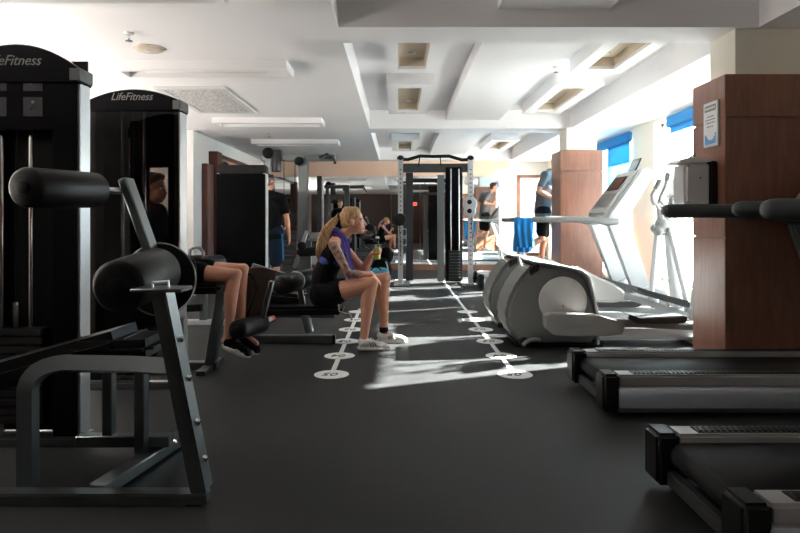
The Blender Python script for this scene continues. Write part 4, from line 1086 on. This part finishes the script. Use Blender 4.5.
def arm_prims(mb, sh, el, wr, k=1.0):
    sh, el, wr = V(sh), V(el), V(wr)
    mb.ell(sh, .054 * k); mb.cap(sh, sh.lerp(el, .45), .049 * k, .046 * k); mb.cap(sh.lerp(el, .45), el, .046 * k, .036 * k)
    mb.cap(el, el.lerp(wr, .3), .037 * k, .040 * k); mb.cap(el.lerp(wr, .3), wr, .040 * k, .0255 * k)
def foot_prims(mb, ankle, d, k=1.0):
    a = V(ankle); d = V(d).normalized()
    mb.cap(a, a + V((0, 0, -.03)) + d * .03, .034 * k, .036 * k); mb.cap(a + V((0, 0, -.035)) - d * .02, a + V((0, 0, -.05)) + d * .13, .03 * k, .024 * k)
def shoe(parent, heel, toe, up, w=.046, hgt=.085, mat='shoewhite', sole='solewhite', stripes=None, smat='ink'):
    """shoe between heel and toe points on the ground; up = upward direction of the foot"""
    h, t = V(heel), V(toe); L = (t - h).length; d = (t - h).normalized(); up = V(up); up = (up - d * up.dot(d)).normalized(); s = up.cross(d)
    R = Matrix((d, s, up)).transposed()
    at = lambda x, y, z: h + d * (x * L) + s * (y * w) + up * z
    m = MB()
    m.cap(at(.17, 0, .052), at(.30, 0, .056), w * .80, w * .80); m.ell(at(.16, 0, hgt - .02), V((.042, w * .72, .034)), R)
    m.cap(at(.30, 0, .062), at(.52, 0, .045), w * .74, w * .76); m.cap(at(.50, 0, .042), at(.80, .05, .032), w * .80, w * .74); m.ell(at(.84, .05, .030), V((L * .15, w * .84, .026)), R)
    u = put('shoe', remesh(m, .006, 5), mat, parent)
    m = MB(); pts = []
    for i in range(28):
        a = 2 * PI * i / 28; c_, s_ = math.cos(a), math.sin(a)
        x = .5 + .5 * c_ * abs(c_) ** -.12 if abs(c_) > 1e-6 else .5
        ww = .80 + .22 * (x - .2) if x < .75 else .92
        pts.append(at(min(1, max(0, x)), ww * s_ * 1.02, -.001 if .1 < x < .8 else .004))
    m.prism(pts, up * .027, .007, 2); m.build('sole', sole, u)
    if stripes:
        for i in range(3):
            x = .40 + i * .075
            for sg in (1, -1):
                q = MB(); pl = []
                n = 5
                for j in range(n + 1):
                    v = j / n; pl.append(at(x + .07 * (1 - v) - .02, sg * (.80 - .22 * v * v), .036 + .030 * v))
                q.tube(pl, .0052, 6); q.build('stripe', smat, u)
    lc = MB()
    for i in range(4):
        x = .40 + i * .07; z = .098 - i * .0105
        lc.tube([at(x, -.42, z - .012), at(x + .02, 0, z), at(x, .42, z - .012)], .003, 6)
    lc.build('laces', sole, u)
    return u
def paint(me, fn):
    me.polygons.foreach_set('material_index', [fn(p.center) for p in me.polygons])

# ---- the seated woman
o = thing('person', 'seated woman with long blonde ponytail holding a drink, purple towel round neck', 'person', (-.5, 5.36, 0))
yc = 5.36
pel = V((-.635, yc, .445)); hipR, hipL = V((-.62, yc - .085, .455)), V((-.62, yc + .085, .455))
kneR, kneL = V((-.225, 5.20, .545)), V((-.125, 5.48, .555)); ankR, ankL = V((-.285, 5.17, .095)), V((-.125, 5.47, .105))
waist = V((-.635, yc, .60)); chest = V((-.565, yc, .79)); nb = V((-.505, yc, .925)); hc_ = V((-.383, yc - .005, 1.066))
shR, shL = V((-.535, yc - .155, .865)), V((-.51, yc + .155, .865)); elR, elL = V((-.415, 5.17, .632)), V((-.30, 5.49, .64)); wrR, wrL = V((-.225, 5.265, .615)), V((-.232, 5.425, .77))
R = frame_of((.995, .0, .08), (0, 0, 1)); hk = 1.0
def torso(mb, i=0.0):
    mb.cap(hipR + V((0, .01, 0)), hipL - V((0, .01, 0)), .098 + i, .098 + i)
    mb.cap(pel, waist, .105 + i, .094 + i); mb.cap(hipR + V((-.01, .03, .03)), waist + V((0, -.045, 0)), .085 + i, .085 + i); mb.cap(hipL + V((-.01, -.03, .03)), waist + V((0, .045, 0)), .085 + i, .085 + i)
    mb.cap(waist + V((0, -.05, 0)), chest + V((0, -.06, -.02)), .082 + i, .088 + i); mb.cap(waist + V((0, .05, 0)), chest + V((0, .06, -.02)), .082 + i, .088 + i)
    mb.cap(chest + V((.02, -.055, -.01)), chest + V((.025, .055, -.01)), .086 + i, .086 + i)
    for s in (-1, 1): mb.ell(chest + V((.072, s * .062, -.025)), .052 + i)
b = MB(); torso(b)
b.cap(shR + V((0, .05, .015)), shL + V((0, -.05, .015)), .056, .056); b.cap(chest, nb, .085, .06); b.cap(nb + V((-.01, 0, -.02)), hc_ + V((-.02, 0, -.05)), .052, .050)
for s in (shR, shL): b.cap(s.lerp(nb, .2), nb + V((0, 0, .01)), .046, .044)
leg_prims(b, hipR - V((0, 0, .012)), kneR, ankR, 1.13); leg_prims(b, hipL - V((0, 0, .012)), kneL, ankL, 1.13)
foot_prims(b, ankR, (.9, .0, -.2), .9); foot_prims(b, ankL, (.95, 0, -.2), .9)
arm_prims(b, shR, elR, wrR, .88); arm_prims(b, shL, elL, wrL, .88)
hand_prims(b, wrR, (.72, .12, -.68), (-.6, .1, -.7), -1, .95, (.30, .35, .3), .3)
hd = V((.62, -.25, .55)).normalized()
hand_prims(b, wrL, (.50, -.30, .62), (.75, -.45, -.50), -1, .95, (.75, .95, .6), 1.0, .02)
head_prims(b, hc_, R, hk)
me = remesh(b, .0055, 3)
me.name = 'body'; ob = put('body', me, ['skin', 'tattoo'], o)
off = ob.location + o.location
def isarm(c):
    p = c + off
    return 1 if (p.y < shR.y + .035 and .60 < p.z < .90 and p.x < -.30 and (p - elR).length < .33 and p.y < yc - .10 and not (p.z < .625 and p.x > -.34)) else 0
paint(me, isarm)
head_parts(o, hc_, R, hk)
# clothes
b = MB(); torso(b, .014)
b.cap(chest, nb + V((-.02, 0, -.05)), .096, .062)
for s in (-1, 1): b.cap(chest + V((.0, s * .075, .02)), nb + V((-.015, s * .075, -.012)), .052, .030); b.cap(chest + V((.045, s * .07, .0)), nb + V((.012, s * .07, -.02)), .045, .026)
put('tank_top', remesh(b, .007, 3), 'blackcloth', o)
b = MB()
for hp, kn in ((hipR, kneR), (hipL, kneL)): b.cap(hp + V((-.02, 0, -.014)), hp.lerp(kn, .24) + V((0, 0, -.012)), .112, .106)
b.cap(hipR + V((-.02, 0, .0)), hipL + V((-.02, 0, 0)), .112, .112)
put('shorts', remesh(b, .007, 3), 'blackcloth', o)
b = MB(); b.cap(chest + V((-.035, -.085, -.06)), chest + V((.02, -.083, -.05)), .074, .070)
put('sports_bra', remesh(b, .006, 2), 'bluecloth', o, 'royal blue bra showing at the armhole')
# purple towel round the neck, both ends hanging in front
def smooth_path(ps, m=4):
    out = []
    for i in range(len(ps) - 1):
        a0, a1 = ps[max(0, i - 1)], ps[min(len(ps) - 1, i + 2)]; p, q = ps[i], ps[i + 1]; m0, m1 = (q - a0) * .5, (a1 - p) * .5
        for t in range(m):
            t_ = t / m; out.append(p * (2 * t_ ** 3 - 3 * t_ ** 2 + 1) + m0 * (t_ ** 3 - 2 * t_ ** 2 + t_) + q * (-2 * t_ ** 3 + 3 * t_ ** 2) + m1 * (t_ ** 3 - t_ ** 2))
    return out + [ps[-1]]
def half(s): return [V((-.385, yc + s * .078, .575)), V((-.40, yc + s * .078, .66)), chest + V((.142, s * .078, -.05)), chest + V((.128, s * .080, .03)), nb + V((.045, s * .088, -.012)), nb + V((-.025, s * .085, .045))]
ps = half(-1) + [nb + V((-.085, 0, .055))] + half(1)[::-1]
ps = smooth_path(ps); b = bmesh.new(); rings = []
for i, p in enumerate(ps):
    t_ = (ps[min(i + 1, len(ps) - 1)] - ps[max(i - 1, 0)]).normalized()
    outw = (p - V((chest.x + .02, yc, p.z))); outw = (outw - t_ * outw.dot(t_)).normalized(); wd = t_.cross(outw).normalized()
    e_ = abs(i / (len(ps) - 1) - .5) * 2; hw = .032 + .022 * e_
    rings.append([b.verts.new(p + wd * hw * (j / 4 - 1) + outw * (.006 * math.sin(j * 1.7 + i * .25))) for j in range(9)])
for r0, r1 in zip(rings, rings[1:]):
    for j in range(8): b.faces.new((r0[j], r0[j + 1], r1[j + 1], r1[j]))
bmesh.ops.recalc_face_normals(b, faces=b.faces); bmesh.ops.solidify(b, geom=b.faces[:], thickness=.012)
tag(MB()._merge(b).build('towel', 'purple', angle=85), 'purple towel draped round the neck of the seated woman', 'towel')
# hair
b = MB(); kx = lambda p: hc_ + R @ (V(p) * hk)
b.ell(kx((-.020, 0, .040)), V((.098, .0785, .087)), R); b.cap(kx((.020, .0, .088)), kx((-.05, 0, .09)), .040, .045); b.ell(kx((-.06, 0, -.005)), V((.055, .066, .062)), R)
tie = kx((-.125, 0, .055)); b.cap(kx((-.08, 0, .05)), tie, .045, .024)
hr = put('hair', remesh(b, .006, 3), 'blonde', o)
b = MB(); rnd = random.Random(4)
pts0 = [tie, V((-.555, yc - .02, 1.065)), V((-.615, yc - .05, .98)), V((-.655, yc - .07, .86)), V((-.67, yc - .07, .745))]
for k in range(13):
    jx, jy = rnd.gauss(0, .016), rnd.gauss(0, .026); ps = []
    for i, p in enumerate(pts0):
        f = (0, .8, 1.15, 1.3, .95)[i]; ps.append(p + V((jx * f, jy * f, 0)))
    sm = []
    for i in range(len(ps) - 1):
        for t in range(4):
            t_ = t / 4; a0, a1 = ps[max(0, i - 1)], ps[min(len(ps) - 1, i + 2)]
            p, q = ps[i], ps[i + 1]; m0, m1 = (q - a0) * .5, (a1 - p) * .5
            sm.append(p * (2 * t_ ** 3 - 3 * t_ ** 2 + 1) + m0 * (t_ ** 3 - 2 * t_ ** 2 + t_) + q * (-2 * t_ ** 3 + 3 * t_ ** 2) + m1 * (t_ ** 3 - t_ ** 2))
    sm.append(ps[-1] + V((0, 0, rnd.uniform(-.04, .02)))); n_ = len(sm)
    b.tube(sm, [(.016 + .006 * math.sin(PI * i / n_)) * (1 - .75 * max(0, i / n_ - .55) / .45) for i in range(n_)], 8)
put('ponytail', remesh(b, .006, 1), 'blonde', hr)
MB().tube([tie + R @ V((.0, .028 * math.cos(a), .028 * math.sin(a))) for a in [i * PI / 8 for i in range(16)]], .007, 8, closed=True).build('hair_tie', 'ink', hr)
for an, x, dy in ((ankR, -.338, -.012), (ankL, -.190, 0)):
    shoe(o, (x, an.y + dy, .002), (x + .272, an.y + dy - .012, .002), (0, 0, 1), stripes=True)
MB().lathe(ankL + V((.0, 0, -.015)), ankL + V((-.0, 0, .035)), [(0, .038), (.5, .040), (1, .036)], 20).build('sock', 'blackcloth', o, 'black ankle sock')
# the drink
fc = wrL + V((.50, -.30, .62)).normalized() * .075
bc = V((-.178, 5.378, .735))
bt = thing('drink_bottle', 'small glass bottle with yellow green drink in the hand of the woman', 'bottle', bc)
MB().lathe(bc, bc + V((0, 0, .19)), [(0, .024), (.02, .029), (.50, .029), (.60, .026), (.72, .0135), (.93, .0125), (1, .0135)], 20).build('glass_bottle', 'glass', bt)
MB().lathe(bc + V((0, 0, .005)), bc + V((0, 0, .105)), [(0, .022), (.05, .027), (.97, .027), (1, .026)], 20).build('drink', 'liquid', bt)
MB().cyl(bc + V((0, 0, .185)), bc + V((0, 0, .20)), .0155, .003, 16).build('bottle_cap', 'whiteplastic', bt)
MB().lathe(bc + V((0, 0, .045)), bc + V((0, 0, .062)), [(0, .0296), (1, .0296)], 20).build('label_band', 'red', bt)

# ---- generic upright figure for the others
def body_basic(o, J, R, k, skin, shirt, shorts, hair, sleeves=.5, shortlen=.8, hands=None, vox=.009, face=True, hairmat='hair_brown', belly=1.0):
    b = MB()
    def tor(mb, i=0.0):
        P, C, wv = J['pel'], J['chest'], J['wide']
        mb.cap(J['hipR'], J['hipL'], .10 * k + i, .10 * k + i); mb.cap(P + wv * -.4, C + wv * -.62 - V((0, 0, .03)), .098 * k * belly + i, .100 * k + i); mb.cap(P + wv * .4, C + wv * .62 - V((0, 0, .03)), .098 * k * belly + i, .100 * k + i)
        mb.cap(P, C, .11 * k * belly + i, .115 * k + i)
        mb.cap(J['shR'].lerp(J['shL'], .12), J['shR'].lerp(J['shL'], .88), .066 * k + i, .066 * k + i); mb.cap(C, J['nb'], .09 * k + i, .055 * k + i)
        for s in ('shR', 'shL'): mb.cap(J[s], J['nb'], .052 * k + i, .046 * k + i)
    tor(b); b.cap(J['nb'] - V((0, 0, .02)), J['head'] + V((0, 0, -.06)) - R @ V((.02, 0, 0)), .057 * k, .054 * k)
    for s in 'RL':
        leg_prims(b, J['hip' + s], J['kn' + s], J['an' + s], k); arm_prims(b, J['sh' + s], J['el' + s], J['wr' + s], k)
        foot_prims(b, J['an' + s], J['ft' + s], k)
        d = (J['wr' + s] - J['el' + s]).normalized(); h = (hands or {}).get(s)
        hand_prims(b, J['wr' + s], h[0] if h else d, h[1] if h else J['palm' + s], h[2] if h else (1 if s == 'R' else -1), k, h[3] if h else (.3, .4, .3), .5)
    head_prims(b, J['head'], R, k)
    put('body', remesh(b, vox, 3), skin, o)
    if face: head_parts(o, J['head'], R, k)
    b = MB(); tor(b, .016)
    for s in 'RL':
        if sleeves > 0: b.cap(J['sh' + s], J['sh' + s].lerp(J['el' + s], sleeves), .066 * k, .062 * k)
    put('t_shirt', remesh(b, .01, 4), shirt, o)
    b = MB(); b.cap(J['hipR'] + V((0, 0, .04)), J['hipL'] + V((0, 0, .04)), .118 * k, .118 * k)
    for s in 'RL':
        e = J['hip' + s].lerp(J['kn' + s], shortlen); b.cap(J['hip' + s], e, .108 * k, .092 * k)
    put('shorts', remesh(b, .01, 4), shorts, o)
    b = MB(); c_ = lambda p: J['head'] + R @ (V(p) * k)
    b.ell(c_((-.022, 0, .045)), V((.095, .078, .083)) * k, R); b.ell(c_((-.055, 0, .0)), V((.056, .068, .065)) * k, R); b.ell(c_((.03, 0, .09)), V((.05, .055, .03)) * k, R)
    put('hair', remesh(b, .009, 3), hairmat, o)

# ---- the man standing behind the flat topped tower
o = thing('person', 'standing man in black t-shirt and navy shorts, seen from behind', 'person', (-1.66, 8.3, 0))
X, Yp = -1.73, 8.30
J = dict(pel=V((X, Yp, .93)), chest=V((X + .01, Yp + .01, 1.26)), wide=V((.13, -.02, 0)), hipL=V((X - .09, Yp, .88)), hipR=V((X + .09, Yp - .01, .88)), shL=V((X - .19, Yp + .02, 1.37)), shR=V((X + .19, Yp - .01, 1.37)), nb=V((X, Yp + .0, 1.43)), head=V((X - .0, Yp + .035, 1.585)),
    knL=V((X - .10, Yp + .03, .47)), knR=V((X + .10, Yp + .02, .47)), anL=V((X - .10, Yp - .01, .09)), anR=V((X + .11, Yp - .02, .09)), elL=V((X - .26, Yp - .03, 1.10)), elR=V((X + .255, Yp - .04, 1.10)), wrL=V((X - .25, Yp + .05, .86)), wrR=V((X + .265, Yp + .05, .86)), ftL=V((-.15, 1, -.3)), ftR=V((.15, 1, -.3)), palmL=V((1, 0, 0)), palmR=V((-1, 0, 0)))
body_basic(o, J, frame_of((.45, .89, 0), (0, 0, 1)), .96, 'skin_warm', 'blackcloth', 'navycloth', True, .62, .85)
MB().tube([(X + .197, Yp - .075, .90), (X + .207, Yp - .065, .72), (X + .207, Yp - .05, .56)], .011, 8).build('shorts_stripe', 'bluetowel', o, 'light blue side stripe')
for s, x in (('L', X - .10), ('R', X + .115)): shoe(o, (x, Yp - .10, .002), (x + (.02 if s == 'R' else -.03), Yp + .18, .002), (0, 0, 1), mat='blackcloth')

# ---- the sitter behind the smoked tower
o = thing('person', 'person sitting behind the smoked tower, black shorts, black shoes under roller', 'person', (-1.6, 4.5, 0))
J = dict(pel=V((-1.72, 4.5, .74)), chest=V((-1.80, 4.5, 1.03)), wide=V((0, .12, 0)), hipL=V((-1.66, 4.585, .71)), hipR=V((-1.66, 4.415, .71)), shL=V((-1.80, 4.68, 1.13)), shR=V((-1.80, 4.32, 1.13)), nb=V((-1.81, 4.5, 1.18)), head=V((-1.765, 4.5, 1.305)),
    knL=V((-1.155, 4.60, .705)), knR=V((-1.15, 4.38, .685)), anL=V((-1.16, 4.60, .28)), anR=V((-1.19, 4.35, .26)), elL=V((-1.78, 4.74, .88)), elR=V((-1.80, 4.25, .88)), wrL=V((-1.60, 4.70, .74)), wrR=V((-1.62, 4.30, .74)), ftL=V((.85, 0, -.5)), ftR=V((.85, 0, -.5)), palmL=V((0, 0, -1)), palmR=V((0, 0, -1)))
body_basic(o, J, frame_of((1, -.12, -.04), (0, 0, 1)), .95, 'skin', 'blackcloth', 'blackcloth', True, .5, .5)
u_ = shoe(o, W(221, 347, 4.35), W(250, 359, 4.35), (.42, 0, 1), w=.050, mat='blackcloth', stripes=False)
MB().tube([W(229, 351.5, 4.297), W(233, 350, 4.297), W(237, 350, 4.297), W(240, 352.5, 4.30)], .005, 6).build('side_stripe', 'solewhite', u_)
shoe(o, W(236, 345, 4.60), W(258, 356, 4.60), (.42, 0, 1), w=.050, mat='blackcloth', stripes=False)

# ---- the runner
o = thing('person', 'man running on far treadmill, grey t-shirt and black shorts, head behind pillar', 'person', (2.5, 10.1, .25))
X, Yp = 2.34, 10.1
J = dict(pel=V((X + .0, Yp, 1.24)), chest=V((X + .05, Yp, 1.60)), wide=V((.0, .13, 0)), hipL=V((X + .02, Yp + .09, 1.18)), hipR=V((X + .0, Yp - .09, 1.18)), shL=V((X + .10, Yp + .19, 1.79)), shR=V((X + .01, Yp - .19, 1.79)), nb=V((X + .13, Yp, 1.85)), head=V((X + .27, Yp, 1.99)),
    knR=V((X - .03, Yp - .10, .79)), anR=V((2.03, Yp - .10, .555)), knL=V((X + .06, Yp + .09, .76)), anL=V((X + .0, Yp + .09, .36)), elR=V((X - .12, Yp - .26, 1.545)), wrR=V((X + .09, Yp - .27, 1.44)), elL=V((X - .02, Yp + .27, 1.54)), wrL=V((X + .22, Yp + .20, 1.52)), ftR=V((-.1, 0, -1)), ftL=V((1, 0, -.35)), palmL=V((0, -1, 0)), palmR=V((0, 1, 0)))
body_basic(o, J, frame_of((1, 0, -.03), (0, 0, 1)), 1.06, 'skin_warm', 'greycloth', 'blackcloth', True, .60, .72, hands={'R': ((.9, .1, .3), (0, 1, 0), 1, (1.0, 1.2, .9)), 'L': ((.9, -.1, .35), (0, -1, 0), -1, (1.0, 1.2, .9))})
shoe(o, (1.945, Yp - .10, .60), (2.00, Yp - .10, .335), (.97, 0, .25), w=.052, hgt=.09, stripes=False)
shoe(o, (X - .07, Yp + .09, .262), (X + .20, Yp + .09, .235), (0.1, 0, 1), w=.052, hgt=.09, stripes=False)
